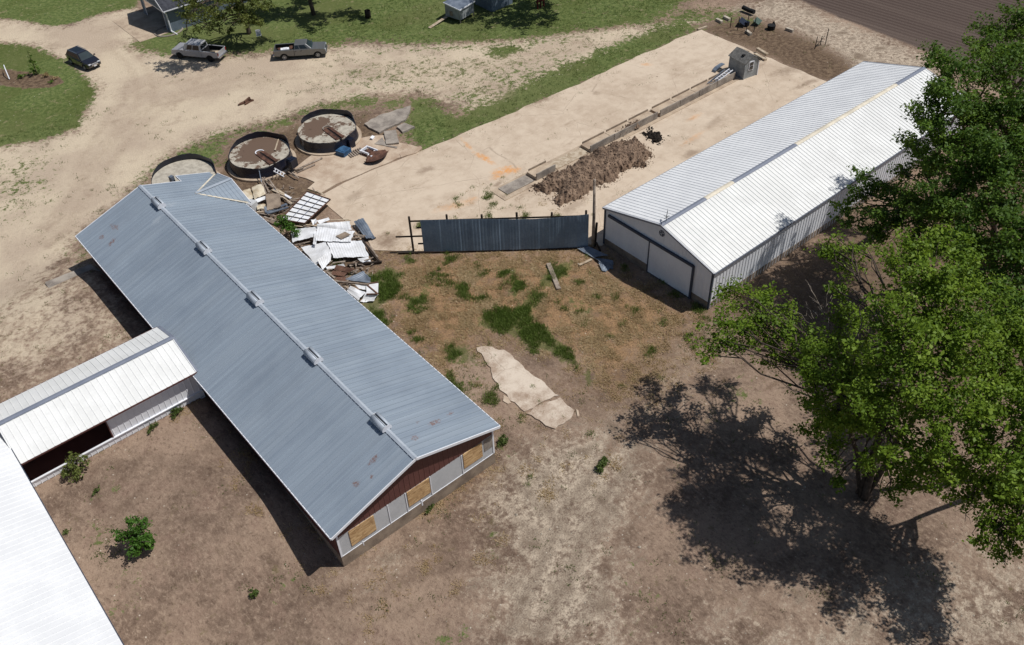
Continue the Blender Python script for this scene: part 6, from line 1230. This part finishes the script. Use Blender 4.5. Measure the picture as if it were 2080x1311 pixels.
m = MB(); m.quad(sp3(.5, -.05, 2.60), sp3(.5, 1.05, 2.60), sp3(.89, 1.05, 2.18), sp3(.89, -.05, 2.18)).quad(sp3(.89, -.05, 2.18), sp3(.89, 1.05, 2.18), sp3(1.06, 1.05, 1.72), sp3(1.06, -.05, 1.72)); m.build('roof', M['shingle_grey'], ls, solid=.05)
m = MB(); m.box(sp3(.28, .38, 2.40), (.34, .34, .16), -.15); m.build('roof_vent', M['black'], ls)
w = MB().box(sp3(.46, -.012, 1.45), (.68, .05, 1.05), math.atan2(ux.y, ux.x)).build('window', M['white_trim'], ls)
for z in (1.22, 1.69): MB().box(sp3(.46, -.024, z), (.50, .05, .38), math.atan2(ux.y, ux.x)).build('pane', M['glass'], w)
for u in (.005, .995): m = MB(); m.bar(sp3(u, -.01, 0), sp3(u, -.01, 1.7), .09); m.build('corner_trim', M['grey_paint'] if u < .5 else M['white_trim'], ls)
def stick(a, b, w, h, name, label, mat, cat, z=.1):
    q0, q1 = at(*a), at(*b); m = MB(); m.bar(q0 + Vector((0, 0, z)), q1 + Vector((0, 0, z)), w, h); return tag(m.build(name, M[mat], bevel=.01), label, cat)
stick((1537, 107), (1557, 119), .35, .3, 'timber', 'upper pale timber of the stack behind the small grey shed', 'wood_pale', 'timber', .45)
stick((1533, 113), (1555, 125), .4, .28, 'timber', 'lower pale timber of the stack behind the small grey shed', 'wood_pale', 'timber', .15)
stick((1536, 117), (1546, 123), .5, .2, 'timber', 'dark rotten timber end in the stack behind the small grey shed', 'wood_dark', 'timber', .12)
stick((1500, 101), (1522, 107), .2, .15, 'timber', 'pale timber edging right behind the roof of the small grey shed', 'wood_pale', 'timber')
stick((1417, 62), (1436, 56), .2, .2, 'timber', 'short pale timber at the top corner of the concrete yard', 'wood_pale', 'timber')
for a, b, l in (((1455, 42), (1466, 48), 'pale block at the left of the garden, nearest the lawn'), ((1470, 37), (1482, 43), 'pale block beside it, just left of the black garden wires'), ((1515, 66), (1525, 73), 'pale block at the front of the garden below the tall black post'), ((1596, 61), (1611, 66), 'pale plank lying alone at the right of the garden')):
    stick(a, b, .35, .32, 'stone_block', l, 'stone', 'block', .16)
for a, b, l in (((1508, 23), (1531, 32), 'rolled black mesh at the back of the garden'),):
    q0, q1 = at(*a), at(*b); m = MB(); m.tube([q0 + Vector((0, 0, .5)), q0.lerp(q1, .5) + Vector((0, 0, .42)), q1 + Vector((0, 0, .45))], .28, 10); tag(m.build('mesh_roll', M['black']), l, 'mesh roll')
for (x, y), hh, l in (((1515, 70), 2.6, 'tallest black garden post, its foot beside the front block'), ((1498, 62), 1.6, 'black garden post left of the tallest one'), ((1483, 57), 1.3, 'leftmost short black garden post'), ((1531, 65), 1.7, 'black garden post right of the tallest one'), ((1655, 100), 1.5, 'left one of three thin posts on the bare soil by the white shed'), ((1666, 92), 1.1, 'middle leaning one of three thin posts on the bare soil'), ((1676, 92), 2.0, 'tallest of three thin posts on the bare soil by the field')):
    p = at(x, y); m = MB(); m.tube([p, p + Vector((.05, 0, hh))], .05, 6); tag(m.build('garden_post', M['black']), l, 'post')
q0, q1 = at(1655, 100), at(1672, 90); m = MB(); m.bar(q0 + Vector((0, 0, .2)), q1 + Vector((0, 0, 1.0)), .04); m.bar(q0 + Vector((0, 0, .9)), q1 + Vector((0, 0, .3)), .04); tag(m.build('wire_brace', M['black']), 'crossed dark wires strung between the thin posts on the bare soil', 'wire')
p = at(1508, 52); m = MB(); m.box((p.x, p.y, .5), (1.4, .9, .06), .4, .5).box((p.x + .2, p.y - .5, .3), (.5, .4, .5), .2); tag(m.build('tarp_frame', M['navy_steel']), 'dark folded tarp among the black garden posts', 'tarp')
p = at(1538, 50); m = MB(); m.box((p.x, p.y, .45), (1.3, .8, .05), .3, .45); tag(m.build('green_panel', simple('green_plastic', srgb(82, 104, 92, .7), None, 2, .6)), 'dull green panel lying tilted right of the garden posts', 'panel')
p = at(1566, 60); m = MB(); m.tube([p, p + Vector((0, 0, .55))], [.45, .5], 14).box((p.x + .6, p.y + .2, .35), (.9, .05, .6), .8, .5); tag(m.build('planter', M['black']), 'black tub with a grey sheet leaning on it at the back of the garden', 'tub')
